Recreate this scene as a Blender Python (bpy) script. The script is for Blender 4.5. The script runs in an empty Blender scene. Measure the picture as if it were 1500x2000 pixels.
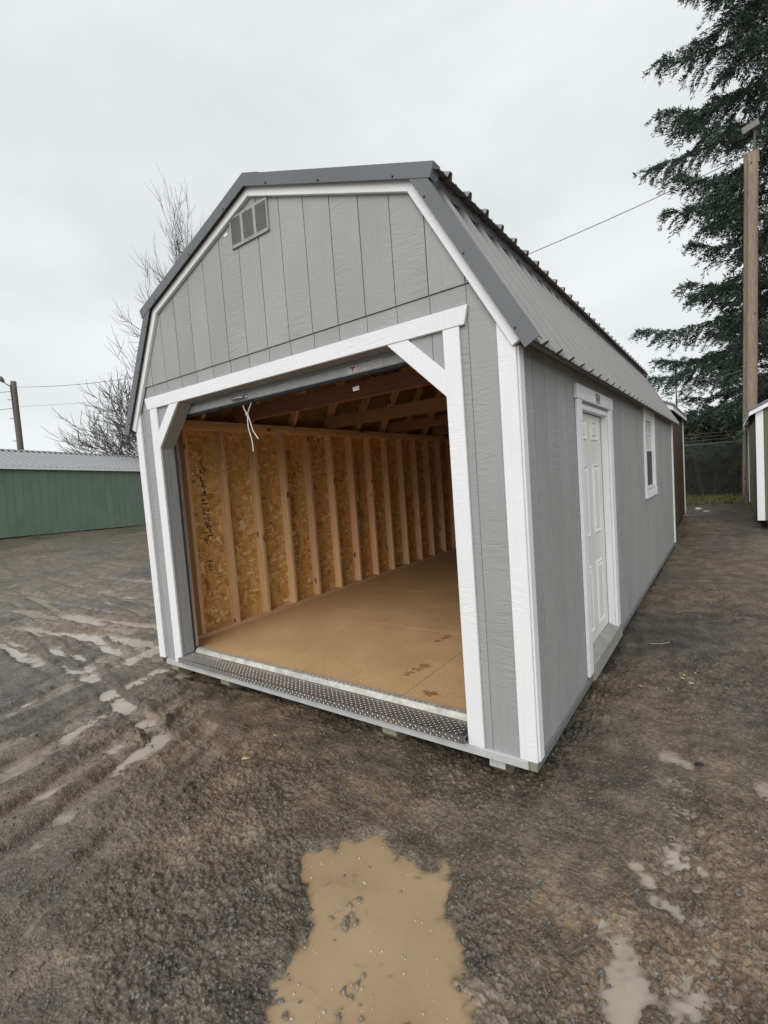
import bpy, math, random
import numpy as np
from mathutils import Vector, Matrix

random.seed(7)
RNG = np.random.default_rng(11)
S = bpy.context.scene
COL = S.collection

# ------------------------------------------------------------------ camera
CAM = Vector((2.490, -2.236, 1.324))
YAW, PITCH, ROLL = -0.6249, -0.0664, -0.0731
fw = Vector((math.sin(YAW) * math.cos(PITCH), math.cos(YAW) * math.cos(PITCH), math.sin(PITCH)))
rt = fw.cross(Vector((0, 0, 1))).normalized()
up = rt.cross(fw)
r2 = math.cos(ROLL) * rt + math.sin(ROLL) * up
u2 = -math.sin(ROLL) * rt + math.cos(ROLL) * up
cd = bpy.data.cameras.new("camera")
cam = bpy.data.objects.new("camera", cd)
COL.objects.link(cam)
M3 = Matrix((r2, u2, -fw)).transposed()
cam.matrix_world = Matrix.Translation(CAM) @ M3.to_4x4()
cd.sensor_fit = 'VERTICAL'
cd.sensor_height = 24.0
cd.lens = 24.0 * 942.385 / 2000.0
cd.clip_start = 0.05
cd.clip_end = 3000
S.camera = cam

# ------------------------------------------------------------------ world and sun (overcast)
SUN_EL, SUN_AZ = math.radians(34), math.radians(172)      # azimuth from +Y clockwise: behind-left of the camera
w = bpy.data.worlds.new("World")
S.world = w
w.use_nodes = True
nt = w.node_tree
nt.nodes.clear()
out = nt.nodes.new('ShaderNodeOutputWorld')
bg = nt.nodes.new('ShaderNodeBackground')
bg.inputs['Strength'].default_value = 0.1
sky = nt.nodes.new('ShaderNodeTexSky')
sky.sky_type = 'NISHITA'
sky.sun_disc = False
sky.sun_elevation = SUN_EL
sky.sun_rotation = SUN_AZ
tc = nt.nodes.new('ShaderNodeTexCoord')
mp = nt.nodes.new('ShaderNodeMapping')
mp.inputs['Scale'].default_value = (1.0, 1.0, 2.2)
nz = nt.nodes.new('ShaderNodeTexNoise')
nz.inputs['Scale'].default_value = 2.1
nz.inputs['Detail'].default_value = 5
nz.inputs['Roughness'].default_value = 0.5
nz.inputs['Distortion'].default_value = 0.4
rp = nt.nodes.new('ShaderNodeValToRGB')
rp.color_ramp.elements[0].position = 0.3
rp.color_ramp.elements[0].color = (5.85, 6.15, 6.25, 1)
rp.color_ramp.elements[1].position = 0.68
rp.color_ramp.elements[1].color = (7.15, 7.42, 7.45, 1)
mx = nt.nodes.new('ShaderNodeMix')
mx.data_type = 'RGBA'
mx.inputs[0].default_value = 0.94
L = nt.links.new
L(tc.outputs['Generated'], mp.inputs['Vector'])
L(mp.outputs[0], nz.inputs['Vector'])
L(nz.outputs['Fac'], rp.inputs[0])
L(sky.outputs[0], mx.inputs[6])
L(rp.outputs[0], mx.inputs[7])
L(mx.outputs[2], bg.inputs['Color'])
L(bg.outputs[0], out.inputs['Surface'])

sd = bpy.data.lights.new("sun", 'SUN')
sd.energy = 1.5
sd.angle = math.radians(55)
sd.color = (1.0, 0.975, 0.94)
sun = bpy.data.objects.new("sun", sd)
COL.objects.link(sun)
sdir = Vector((math.sin(SUN_AZ) * math.cos(SUN_EL), math.cos(SUN_AZ) * math.cos(SUN_EL), math.sin(SUN_EL)))
sun.rotation_euler = (-sdir).to_track_quat('-Z', 'Y').to_euler()
sun.location = (-6, -12, 14)

S.view_settings.view_transform = 'Standard'
S.view_settings.look = 'None'
S.view_settings.gamma = 1
S.view_settings.exposure = 0.37
S.view_settings.use_curve_mapping = False
try:
    S.render.engine = 'CYCLES'
    S.cycles.max_bounces = 8
    S.cycles.diffuse_bounces = 5
except Exception:
    pass

# ------------------------------------------------------------------ helpers
class MB:
    def __init__(s):
        s.v, s.f = [], []
    def add(s, vs, fs):
        n = len(s.v)
        s.v += [tuple(p) for p in vs]
        s.f += [tuple(i + n for i in f) for f in fs]
        return s
    def box(s, x0, x1, y0, y1, z0, z1):
        vs = [(x0, y0, z0), (x1, y0, z0), (x1, y1, z0), (x0, y1, z0), (x0, y0, z1), (x1, y0, z1), (x1, y1, z1), (x0, y1, z1)]
        return s.add(vs, [(3, 2, 1, 0), (4, 5, 6, 7), (0, 1, 5, 4), (1, 2, 6, 5), (2, 3, 7, 6), (3, 0, 4, 7)])
    def cbox(s, x0, x1, y0, y1, z0, z1, c=0.003):
        c = min(c, (x1 - x0) * .4, (y1 - y0) * .4, (z1 - z0) * .4)
        b = ((x0, x1), (y0, y1), (z0, z1))
        vs, idx = [], {}
        for i in (0, 1):
            for j in (0, 1):
                for k in (0, 1):
                    p = [b[0][i], b[1][j], b[2][k]]
                    q = [b[0][i] + (c if i == 0 else -c), b[1][j] + (c if j == 0 else -c), b[2][k] + (c if k == 0 else -c)]
                    for a in range(3):
                        r = list(q); r[a] = p[a]
                        idx[(i, j, k, a)] = len(vs); vs.append(r)
        fs = []
        for i in (0, 1):
            fs.append([idx[(i, 0, 0, 0)], idx[(i, 1, 0, 0)], idx[(i, 1, 1, 0)], idx[(i, 0, 1, 0)]])
            fs.append([idx[(0, i, 0, 1)], idx[(1, i, 0, 1)], idx[(1, i, 1, 1)], idx[(0, i, 1, 1)]])
            fs.append([idx[(0, 0, i, 2)], idx[(1, 0, i, 2)], idx[(1, 1, i, 2)], idx[(0, 1, i, 2)]])
        for i in (0, 1):
            for j in (0, 1):
                fs.append([idx[(i, j, 0, 0)], idx[(i, j, 1, 0)], idx[(i, j, 1, 1)], idx[(i, j, 0, 1)]])
                fs.append([idx[(i, 0, j, 0)], idx[(i, 1, j, 0)], idx[(i, 1, j, 2)], idx[(i, 0, j, 2)]])
                fs.append([idx[(0, i, j, 1)], idx[(1, i, j, 1)], idx[(1, i, j, 2)], idx[(0, i, j, 2)]])
        for i in (0, 1):
            for j in (0, 1):
                for k in (0, 1):
                    fs.append([idx[(i, j, k, 0)], idx[(i, j, k, 1)], idx[(i, j, k, 2)]])
        ctr = Vector(((x0 + x1) / 2, (y0 + y1) / 2, (z0 + z1) / 2))
        res = []
        for f in fs:
            a, b_, d = Vector(vs[f[0]]), Vector(vs[f[1]]), Vector(vs[f[2]])
            n = (b_ - a).cross(d - a)
            fc = sum((Vector(vs[t]) for t in f), Vector()) / len(f)
            res.append(f if n.dot(fc - ctr) > 0 else f[::-1])
        return s.add(vs, res)
    def prism(s, poly, axis, a0, a1):
        """poly: 2d points in the plane normal to axis ('x': (y,z), 'y': (x,z), 'z': (x,y))"""
        def P(p, a):
            return {'x': (a, p[0], p[1]), 'y': (p[0], a, p[1]), 'z': (p[0], p[1], a)}[axis]
        n = len(poly)
        ar = sum(poly[i][0] * poly[(i + 1) % n][1] - poly[(i + 1) % n][0] * poly[i][1] for i in range(n))
        flip = (ar > 0) != (axis == 'y')
        vs = [P(p, a0) for p in poly] + [P(p, a1) for p in poly]
        f0 = list(range(n)); f1 = list(range(n, 2 * n))
        fs = []
        if flip:
            fs += [f0[::-1], f1]
            fs += [(i, (i + 1) % n, n + (i + 1) % n, n + i) for i in range(n)]
        else:
            fs += [f0, f1[::-1]]
            fs += [(n + i, n + (i + 1) % n, (i + 1) % n, i) for i in range(n)]
        return s.add(vs, fs)
    def beam(s, p, q, wdt, hgt, upv=(0, 0, 1)):
        p, q = Vector(p), Vector(q)
        d = (q - p).normalized()
        u = Vector(upv); sd_ = d.cross(u).normalized(); u = sd_.cross(d)
        vs = []
        for c in (p, q):
            for a, b in ((-1, -1), (1, -1), (1, 1), (-1, 1)):
                vs.append(c + sd_ * (a * wdt / 2) + u * (b * hgt / 2))
        return s.add(vs, [(0, 1, 2, 3)[::-1] if False else (3, 2, 1, 0), (4, 5, 6, 7), (0, 1, 5, 4), (1, 2, 6, 5), (2, 3, 7, 6), (3, 0, 4, 7)])
    def tube(s, pts, rad, n=8, cap=True):
        pts = [Vector(p) for p in pts]
        if not hasattr(rad, '__len__'):
            rad = [rad] * len(pts)
        base = len(s.v)
        ref = None
        for i, p in enumerate(pts):
            d = (pts[min(i + 1, len(pts) - 1)] - pts[max(i - 1, 0)]).normalized()
            if ref is None:
                ref = d.orthogonal().normalized()
            ref = (ref - d * ref.dot(d))
            ref = ref.normalized() if ref.length > 1e-6 else d.orthogonal().normalized()
            b = d.cross(ref)
            for k in range(n):
                a = 2 * math.pi * k / n
                s.v.append(tuple(p + (ref * math.cos(a) + b * math.sin(a)) * rad[i]))
        for i in range(len(pts) - 1):
            for k in range(n):
                a, b = base + i * n + k, base + i * n + (k + 1) % n
                s.f.append((a, b, b + n, a + n))
        if cap:
            s.f.append(tuple(base + k for k in range(n))[::-1])
            e = base + (len(pts) - 1) * n
            s.f.append(tuple(e + k for k in range(n)))
        return s
    def mesh(s, name, smooth=False):
        me = bpy.data.meshes.new(name)
        me.from_pydata(s.v, [], s.f)
        if smooth:
            me.polygons.foreach_set('use_smooth', [True] * len(me.polygons))
        me.update()
        return me

def link(name, me, mat=None, parent=None, loc=None, kind=None):
    o = bpy.data.objects.new(name, me)
    COL.objects.link(o)
    if mat is not None and me is not None and not me.materials:
        me.materials.append(mat)
    if parent is not None:
        o.parent = parent
    if loc is not None:
        o.location = loc
    if kind:
        o['kind'] = kind
    return o

def part(name, mb, mat, parent=None, smooth=False, loc=None, kind=None):
    return link(name, mb.mesh(name, smooth), mat, parent, loc, kind)

def tag(o, label, cat, group=None):
    o['label'] = label
    o['category'] = cat
    if group:
        o['group'] = group
    return o

def empty(name, loc=(0, 0, 0), rotz=0.0):
    o = bpy.data.objects.new(name, None)
    o.empty_display_size = 0.2
    COL.objects.link(o)
    o.location = loc
    o.rotation_euler = (0, 0, rotz)
    return o

def fastmesh(name, V, F):
    """V (n,3) array, F (m,k) int array of k-gons"""
    V = np.asarray(V, np.float32); F = np.asarray(F, np.int32)
    me = bpy.data.meshes.new(name)
    m, k = F.shape
    me.vertices.add(len(V)); me.vertices.foreach_set('co', V.ravel())
    me.loops.add(m * k); me.loops.foreach_set('vertex_index', F.ravel())
    me.polygons.add(m)
    me.polygons.foreach_set('loop_start', np.arange(0, m * k, k, dtype=np.int32))
    me.update(calc_edges=True)
    me.validate()
    return me

def clip(poly, a, b, c):
    """keep a*x+b*z <= c"""
    o = []
    for i in range(len(poly)):
        p, q = poly[i], poly[(i + 1) % len(poly)]
        dp, dq = a * p[0] + b * p[1] - c, a * q[0] + b * q[1] - c
        if dp <= 0:
            o.append(p)
        if (dp < 0 < dq) or (dq < 0 < dp):
            t = dp / (dp - dq)
            o.append((p[0] + t * (q[0] - p[0]), p[1] + t * (q[1] - p[1])))
    return o

# ------------------------------------------------------------------ noise (for terrain)
def _hash(ix, iy, seed):
    h = (ix.astype(np.int64) * 374761393 + iy.astype(np.int64) * 668265263 + seed * 974634777) & 0xffffffff
    h = ((h ^ (h >> 13)) * 1274126177) & 0xffffffff
    return (h ^ (h >> 16)) & 0xffff
def perlin(x, y, seed=0):
    ix, iy = np.floor(x), np.floor(y)
    fx, fy = x - ix, y - iy
    u, v = fx * fx * fx * (fx * (fx * 6 - 15) + 10), fy * fy * fy * (fy * (fy * 6 - 15) + 10)
    def g(dx, dy):
        a = _hash(ix + dx, iy + dy, seed) * (2 * np.pi / 65536.0)
        return np.cos(a) * (fx - dx) + np.sin(a) * (fy - dy)
    a = g(0, 0) * (1 - u) + g(1, 0) * u
    b = g(0, 1) * (1 - u) + g(1, 1) * u
    return (a * (1 - v) + b * v) * 1.4
def sstep(a, b, x):
    t = np.clip((x - a) / (b - a), 0, 1)
    return t * t * (3 - 2 * t)
def polysd(x, y, poly):
    """signed distance to polygon, negative inside"""
    d = np.full(x.shape, 1e9); ins = np.zeros(x.shape, bool)
    n = len(poly)
    for i in range(n):
        (x0, y0), (x1, y1) = poly[i], poly[(i + 1) % n]
        ex, ey = x1 - x0, y1 - y0
        t = np.clip(((x - x0) * ex + (y - y0) * ey) / (ex * ex + ey * ey), 0, 1)
        d = np.minimum(d, np.hypot(x - x0 - t * ex, y - y0 - t * ey))
        c = ((y0 > y) != (y1 > y)) & (x < (x1 - x0) * (y - y0) / (y1 - y0 + 1e-12) + x0)
        ins ^= c
    return np.where(ins, -d, d)

# ------------------------------------------------------------------ materials
def newmat(name):
    m = bpy.data.materials.new(name)
    m.use_nodes = True
    n = m.node_tree
    b = n.nodes['Principled BSDF']
    return m, n, b
def N(n, t, **kw):
    o = n.nodes.new(t)
    for k, v in kw.items():
        if k in o.inputs.keys():
            o.inputs[k].default_value = v
        else:
            setattr(o, k, v)
    return o
def coords(n, scale=(1, 1, 1), rot=(0, 0, 0), src='Object'):
    t = n.nodes.new('ShaderNodeTexCoord'); m = n.nodes.new('ShaderNodeMapping')
    m.inputs['Scale'].default_value = scale; m.inputs['Rotation'].default_value = rot
    n.links.new(t.outputs[src], m.inputs['Vector'])
    return m
def noise(n, vec, scale, detail=4, rough=.55, dist=0.0):
    o = N(n, 'ShaderNodeTexNoise', Scale=scale, Detail=detail, Roughness=rough, Distortion=dist)
    n.links.new(vec.outputs[0], o.inputs['Vector'])
    return o
def ramp(n, src, stops):
    r = n.nodes.new('ShaderNodeValToRGB')
    e = r.color_ramp.elements
    while len(e) < len(stops):
        e.new(0.5)
    for i, (p, c) in enumerate(stops):
        e[i].position = p
        e[i].color = c if len(c) == 4 else (*c, 1)
    n.links.new(src, r.inputs[0])
    return r
def mix(n, fac, a, b, mode='MIX'):
    m = n.nodes.new('ShaderNodeMix'); m.data_type = 'RGBA'; m.blend_type = mode
    for sock, v in ((m.inputs[0], fac), (m.inputs[6], a), (m.inputs[7], b)):
        if hasattr(v, 'links') or isinstance(v, bpy.types.NodeSocket):
            n.links.new(v, sock)
        elif isinstance(v, (tuple, list)):
            sock.default_value = v if len(v) == 4 else (*v, 1)
        else:
            sock.default_value = v
    return m.outputs[2]
def bump(n, b, src, strength, dist):
    o = N(n, 'ShaderNodeBump', Strength=strength, Distance=dist)
    n.links.new(src, o.inputs['Height'])
    n.links.new(o.outputs[0], b.inputs['Normal'])
    return o
def math_(n, op, a, b=None):
    m = n.nodes.new('ShaderNodeMath'); m.operation = op
    for i, v in enumerate((a, b)):
        if v is None:
            continue
        if isinstance(v, bpy.types.NodeSocket):
            n.links.new(v, m.inputs[i])
        else:
            m.inputs[i].default_value = v
    return m.outputs[0]

def siding_mat(name, col, axis='x', rough=.62, dirt=0.12, depth=.0075):
    """embossed wood-grain panel paint; grain runs along Z"""
    m, n, b = newmat(name)
    oi = n.nodes.new('ShaderNodeObjectInfo')
    vec0 = n.nodes.new('ShaderNodeTexCoord')
    off = n.nodes.new('ShaderNodeVectorMath'); off.operation = 'MULTIPLY_ADD'
    n.links.new(oi.outputs['Random'], off.inputs[0])
    off.inputs[1].default_value = (13.0, 13.0, 29.0)
    n.links.new(vec0.outputs['Object'], off.inputs[2])
    def mapd(sc):
        mm = n.nodes.new('ShaderNodeMapping'); mm.inputs['Scale'].default_value = sc
        n.links.new(off.outputs[0], mm.inputs['Vector']); return mm
    h = (24, 24, 1.6)
    grain = noise(n, mapd(h), 1.6, 5, .6, 1.3)                       # long vertical cathedral grain
    saw = noise(n, mapd((9, 9, 42)), 1.0, 3, .6, .8)                  # rough-sawn cross ripples
    msk = noise(n, mapd((3.5, 3.5, 1.2)), 1.4, 2)
    mr = ramp(n, msk.outputs['Fac'], [(.42, (0, 0, 0)), (.6, (1, 1, 1))])
    hgt = mix(n, mr.outputs[0], grain.outputs['Fac'], saw.outputs['Fac'])
    fine = noise(n, mapd((1, 1, 1)), 160, 2)
    hg = mix(n, .18, hgt, fine.outputs['Fac'])
    bump(n, b, hg, 1.0, depth)
    big = noise(n, mapd((1, 1, .6)), 1.7, 4)
    c2 = tuple(c * (1 - dirt) for c in col)
    c3 = tuple(min(1, c * (1 + dirt * .5)) for c in col)
    r = ramp(n, big.outputs['Fac'], [(.3, c2), (.7, c3)])
    n.links.new(r.outputs[0], b.inputs['Base Color'])
    b.inputs['Roughness'].default_value = rough
    b.inputs['Specular IOR Level'].default_value = .35
    return m

GREY = (.345, .35, .345)
M_SIDE = siding_mat('grey_siding', GREY)
M_WHITE = siding_mat('white_trim_paint', (.80, .81, .82), rough=.55, dirt=.05, depth=.005)
M_GREEN = siding_mat('green_siding', (.168, .228, .172), dirt=.14)
M_OLIVE = siding_mat('olive_siding', (.13, .125, .075))
M_BROWN = siding_mat('brown_siding', (.10, .066, .042))

def plain(name, col, rough=.6, metal=0.0, var=.1, scale=6, bumpd=0.0, spec=.5, bscale=60):
    m, n, b = newmat(name)
    v = coords(n)
    z = noise(n, v, scale, 5, .6)
    r = ramp(n, z.outputs['Fac'], [(.3, tuple(c * (1 - var) for c in col)), (.7, tuple(min(1, c * (1 + var)) for c in col))])
    n.links.new(r.outputs[0], b.inputs['Base Color'])
    b.inputs['Roughness'].default_value = rough
    b.inputs['Metallic'].default_value = metal
    b.inputs['Specular IOR Level'].default_value = spec
    if bumpd:
        f = noise(n, v, bscale, 3)
        bump(n, b, f.outputs['Fac'], .6, bumpd)
    return m

M_ROOF = plain('grey_roof_steel', (.205, .203, .20), .36, .0, .07, 3)
M_FLASH = plain('dark_grey_flashing', (.115, .122, .13), .40, .0, .06, 4)
M_GALV = plain('galvanised_steel', (.55, .56, .57), .42, .75, .12, 25)
M_LGMETAL = plain('light_grey_door_steel', (.42, .43, .44), .5, .15, .08, 12)
M_BLACK = plain('black_rubber', (.018, .018, .02), .55)
M_DARKGREY = plain('dark_grey_paint', (.17, .175, .175), .6, 0, .08, 5, .001)
M_DOORW = plain('white_door_paint', (.78, .77, .73), .42, 0, .04, 3)
M_VINYL = plain('white_vinyl', (.80, .80, .78), .4, 0, .03)
M_ROPE = plain('white_rope', (.72, .68, .62), .8, 0, .12, 90, .001)
M_SILL = plain('weathered_grey_sill', (.30, .29, .265), .7, 0, .22, 9, .002, .3)
M_RIM = plain('pale_grey_rim_paint', (.47, .48, .475), .6, 0, .13, 7, .0015)
M_LITTER = plain('white_litter', (.75, .75, .73), .6)
M_CHIP = plain('split_wood_chip', (.50, .34, .20), .75, 0, .25, 40, .002)
M_LAMP = plain('pale_lamp_housing', (.27, .26, .23), .5)
M_WIRE = plain('dark_cable', (.12, .12, .12), .6)
M_FENCE = plain('dull_galvanised_wire', (.13, .14, .135), .6, .3)
M_INK = plain('black_stencil_ink', (.03, .025, .02), .8)

def plate_mat():
    m, n, b = newmat('diamond_plate_steel')
    v = coords(n)
    z = noise(n, v, 7, 6, .65)
    r = ramp(n, z.outputs['Fac'], [(.36, (.46, .455, .45)), (.5, (.36, .34, .32)), (.66, (.33, .265, .205))])
    n.links.new(r.outputs[0], b.inputs['Base Color'])
    rr = ramp(n, z.outputs['Fac'], [(.4, (.24, .24, .24)), (.65, (.6, .6, .6))])
    n.links.new(rr.outputs[0], b.inputs['Roughness'])
    b.inputs['Metallic'].default_value = .9
    return m
M_PLATE = plate_mat()
M_TREAD = plain('polished_tread', (.50, .49, .47), .34, .95, .12, 30)

def wood_mat(name, c0, c1, axis='z', knots=True, rough=.7):
    m, n, b = newmat(name)
    oi = n.nodes.new('ShaderNodeObjectInfo')
    t = n.nodes.new('ShaderNodeTexCoord')
    off = n.nodes.new('ShaderNodeVectorMath'); off.operation = 'MULTIPLY_ADD'
    n.links.new(oi.outputs['Random'], off.inputs[0])
    off.inputs[1].default_value = (7, 11, 17)
    n.links.new(t.outputs['Object'], off.inputs[2])
    sc = {'z': (1, 1, .05), 'x': (.05, 1, 1), 'y': (1, .05, 1)}[axis]
    mp_ = n.nodes.new('ShaderNodeMapping'); mp_.inputs['Scale'].default_value = sc
    n.links.new(off.outputs[0], mp_.inputs['Vector'])
    g = noise(n, mp_, 90, 5, .6, .5)
    r = ramp(n, g.outputs['Fac'], [(.3, c0), (.7, c1)])
    hs = n.nodes.new('ShaderNodeHueSaturation')
    n.links.new(r.outputs[0], hs.inputs['Color'])
    mr = n.nodes.new('ShaderNodeMapRange')
    mr.inputs['To Min'].default_value = .82; mr.inputs['To Max'].default_value = 1.1
    n.links.new(oi.outputs['Random'], mr.inputs['Value'])
    n.links.new(mr.outputs[0], hs.inputs['Value'])
    mr2 = n.nodes.new('ShaderNodeMapRange')
    mr2.inputs['To Min'].default_value = .485; mr2.inputs['To Max'].default_value = .508
    f7 = math_(n, 'FRACT', math_(n, 'MULTIPLY', oi.outputs['Random'], 7.31))
    n.links.new(f7, mr2.inputs['Value'])
    n.links.new(mr2.outputs[0], hs.inputs['Hue'])
    col = hs.outputs[0]
    if knots:
        sk = {'z': (1, 1, .55), 'x': (.55, 1, 1), 'y': (1, .55, 1)}[axis]
        mk = n.nodes.new('ShaderNodeMapping'); mk.inputs['Scale'].default_value = sk
        n.links.new(off.outputs[0], mk.inputs['Vector'])
        vo = N(n, 'ShaderNodeTexVoronoi', Scale=6.0)
        n.links.new(mk.outputs[0], vo.inputs['Vector'])
        kr = ramp(n, vo.outputs['Distance'], [(.09, (1, 1, 1)), (.15, (0, 0, 0))])
        col = mix(n, kr.outputs[0], col, tuple(c * .3 for c in c0))
    n.links.new(col, b.inputs['Base Color'])
    b.inputs['Roughness'].default_value = rough
    b.inputs['Specular IOR Level'].default_value = .25
    bump(n, b, g.outputs['Fac'], .3, .001)
    return m
PINE0, PINE1 = (.70, .42, .21), (.88, .63, .37)
M_STUD = wood_mat('pine_stud', PINE0, PINE1, 'z')
M_PLATEW = wood_mat('pine_plate', PINE0, PINE1, 'y')
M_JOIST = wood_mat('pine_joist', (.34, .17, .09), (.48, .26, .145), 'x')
M_SKID = wood_mat('treated_timber', (.20, .19, .12), (.33, .30, .20), 'y', False)
M_POLE = wood_mat('weathered_pole_timber', (.15, .108, .08), (.31, .24, .185), 'z', True)
M_GREYPOLE = wood_mat('grey_pole_timber', (.11, .09, .075), (.20, .17, .145), 'z', False)
M_BARK = plain('dark_bark', (.07, .058, .048), .9, 0, .3, 12, .01)
M_TWIG = plain('grey_brown_twig', (.105, .09, .08), .85, 0, .2, 3)

def osb_mat(name, tint=1.0):
    m, n, b = newmat(name)
    t = n.nodes.new('ShaderNodeTexCoord')
    wn = N(n, 'ShaderNodeTexNoise', Scale=6.0, Detail=2)
    n.links.new(t.outputs['Object'], wn.inputs['Vector'])
    cols, hts = [], []
    for i, (rot, sc) in enumerate((((.5, .2, .3), (16, 16, 46)), ((1.3, .7, .2), (46, 20, 17)), ((2.2, .1, 1.1), (18, 50, 40)))):
        mp_ = n.nodes.new('ShaderNodeMapping')
        mp_.inputs['Scale'].default_value = sc; mp_.inputs['Rotation'].default_value = rot
        n.links.new(t.outputs['Object'], mp_.inputs['Vector'])
        ad = n.nodes.new('ShaderNodeVectorMath'); ad.operation = 'MULTIPLY_ADD'
        n.links.new(wn.outputs['Color'], ad.inputs[0]); ad.inputs[1].default_value = (3, 3, 3)
        n.links.new(mp_.outputs[0], ad.inputs[2])
        vo = N(n, 'ShaderNodeTexVoronoi', Scale=1.0); vo.feature = 'F1'
        n.links.new(ad.outputs[0], vo.inputs['Vector'])
        sp = n.nodes.new('ShaderNodeSeparateColor'); n.links.new(vo.outputs['Color'], sp.inputs[0])
        cols.append(sp.outputs[0]); hts.append(sp.outputs[1])
    sel = math_(n, 'GREATER_THAN', hts[0], .52)
    sel2 = math_(n, 'GREATER_THAN', hts[1], .6)
    a = mix(n, sel, cols[2], cols[0]); a = mix(n, sel2, a, cols[1])
    k = tint
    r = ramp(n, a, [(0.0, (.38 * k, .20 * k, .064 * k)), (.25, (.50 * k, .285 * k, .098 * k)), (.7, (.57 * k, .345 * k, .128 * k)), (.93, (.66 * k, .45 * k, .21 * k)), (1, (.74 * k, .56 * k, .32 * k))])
    n.links.new(r.outputs[0], b.inputs['Base Color'])
    b.inputs['Roughness'].default_value = .75
    b.inputs['Specular IOR Level'].default_value = .2
    bump(n, b, a, .35, .0015)
    return m
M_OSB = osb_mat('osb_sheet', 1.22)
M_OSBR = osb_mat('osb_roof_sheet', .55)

def floor_mat():
    m, n, b = newmat('tan_floor_board')
    v = coords(n)
    a = noise(n, v, 2.2, 6, .6)
    c = noise(n, v, 70, 3, .6)
    r = ramp(n, a.outputs['Fac'], [(.3, (.55, .345, .17)), (.7, (.66, .44, .235))])
    rr = ramp(n, c.outputs['Fac'], [(.35, (.85, .85, .85)), (.65, (1.08, 1.08, 1.08))])
    col = mix(n, 1.0, r.outputs[0], rr.outputs[0], 'MULTIPLY')
    d = noise(n, v, 5.5, 5, .7)
    dr = ramp(n, d.outputs['Fac'], [(.66, (0, 0, 0)), (.78, (.5, .5, .5))])
    col = mix(n, dr.outputs[0], col, (.55, .42, .28))
    n.links.new(col, b.inputs['Base Color'])
    ro = ramp(n, a.outputs['Fac'], [(.3, (.45, .45, .45)), (.7, (.62, .62, .62))])
    n.links.new(ro.outputs[0], b.inputs['Roughness'])
    b.inputs['Specular IOR Level'].default_value = .3
    return m
M_FLOOR = floor_mat()
M_MUDPRINT = plain('dried_mud', (.30, .175, .08), .8, 0, .3, 60, .002, .2)

def glass_mat(name, col=(.05, .055, .06)):
    m, n, b = newmat(name)
    b.inputs['Base Color'].default_value = (.9, .95, .95, 1)
    b.inputs['Roughness'].default_value = .03
    b.inputs['Transmission Weight'].default_value = 1.0
    b.inputs['IOR'].default_value = 1.45
    return m
M_GLASS = glass_mat('window_glass')
M_SCREEN = plain('dark_insect_screen', (.05, .05, .052), .6)

def ground_mat():
    m, n, b = newmat('wet_gravel_mud')
    v = coords(n)
    at = n.nodes.new('ShaderNodeAttribute'); at.attribute_name = 'wet'
    big = noise(n, v, .55, 5, .6)
    med = noise(n, v, 5, 6, .65)
    fin = noise(n, v, 55, 4, .65)
    base = ramp(n, med.outputs['Fac'], [(.28, (.052, .043, .034)), (.5, (.124, .100, .076)), (.72, (.21, .170, .128))])
    warm = ramp(n, big.outputs['Fac'], [(.34, (.58, .60, .62)), (.5, (.95, .93, .88)), (.66, (1.38, 1.20, .98))])
    col = mix(n, 1.0, base.outputs[0], warm.outputs[0], 'MULTIPLY')
    fr = ramp(n, fin.outputs['Fac'], [(.3, (.5, .5, .5)), (.7, (1.45, 1.45, 1.45))])
    col = mix(n, 1.0, col, fr.outputs[0], 'MULTIPLY')
    vo = N(n, 'ShaderNodeTexVoronoi', Scale=95.0); n.links.new(v.outputs[0], vo.inputs['Vector'])
    sp = n.nodes.new('ShaderNodeSeparateColor'); n.links.new(vo.outputs['Color'], sp.inputs[0])
    st = math_(n, 'GREATER_THAN', sp.outputs[0], .93)
    col = mix(n, math_(n, 'MULTIPLY', st, .55), col, (.20, .19, .175))
    silt = mix(n, big.outputs['Fac'], (.20, .165, .125), (.25, .185, .12))
    wr = ramp(n, at.outputs['Fac'], [(.35, (0, 0, 0)), (.8, (1, 1, 1))])
    col = mix(n, math_(n, 'MULTIPLY', wr.outputs[0], .75), col, silt)
    n.links.new(col, b.inputs['Base Color'])
    sw = noise(n, coords(n, (.35, 1.1, 1), (0, 0, .12)), 1.6, 5, .6, .5)
    swr = ramp(n, sw.outputs['Fac'], [(.40, (0, 0, 0)), (.62, (1, 1, 1))])
    wsum = math_(n, 'MAXIMUM', at.outputs['Fac'], math_(n, 'MULTIPLY', swr.outputs[0], .55))
    rg = ramp(n, wsum, [(.2, (.40, .40, .40)), (.55, (.22, .22, .22)), (.9, (.10, .10, .10))])
    n.links.new(rg.outputs[0], b.inputs['Roughness'])
    b.inputs['Specular IOR Level'].default_value = .5
    inv = math_(n, 'SUBTRACT', 1.0, wr.outputs[0])
    bm = N(n, 'ShaderNodeBump', Distance=.010)
    n.links.new(math_(n, 'MULTIPLY', inv, .7), bm.inputs['Strength'])
    hh = mix(n, .5, fin.outputs['Fac'], vo.outputs['Distance'])
    n.links.new(hh, bm.inputs['Height'])
    bm2 = N(n, 'ShaderNodeBump', Strength=.8, Distance=.035)
    stv = noise(n, coords(n, (.6, 1.5, 1), (0, 0, .1)), 3.2, 6, .65)
    n.links.new(stv.outputs['Fac'], bm2.inputs['Height'])
    n.links.new(bm.outputs[0], bm2.inputs['Normal'])
    n.links.new(bm2.outputs[0], b.inputs['Normal'])
    return m
M_GROUND = ground_mat()
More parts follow.
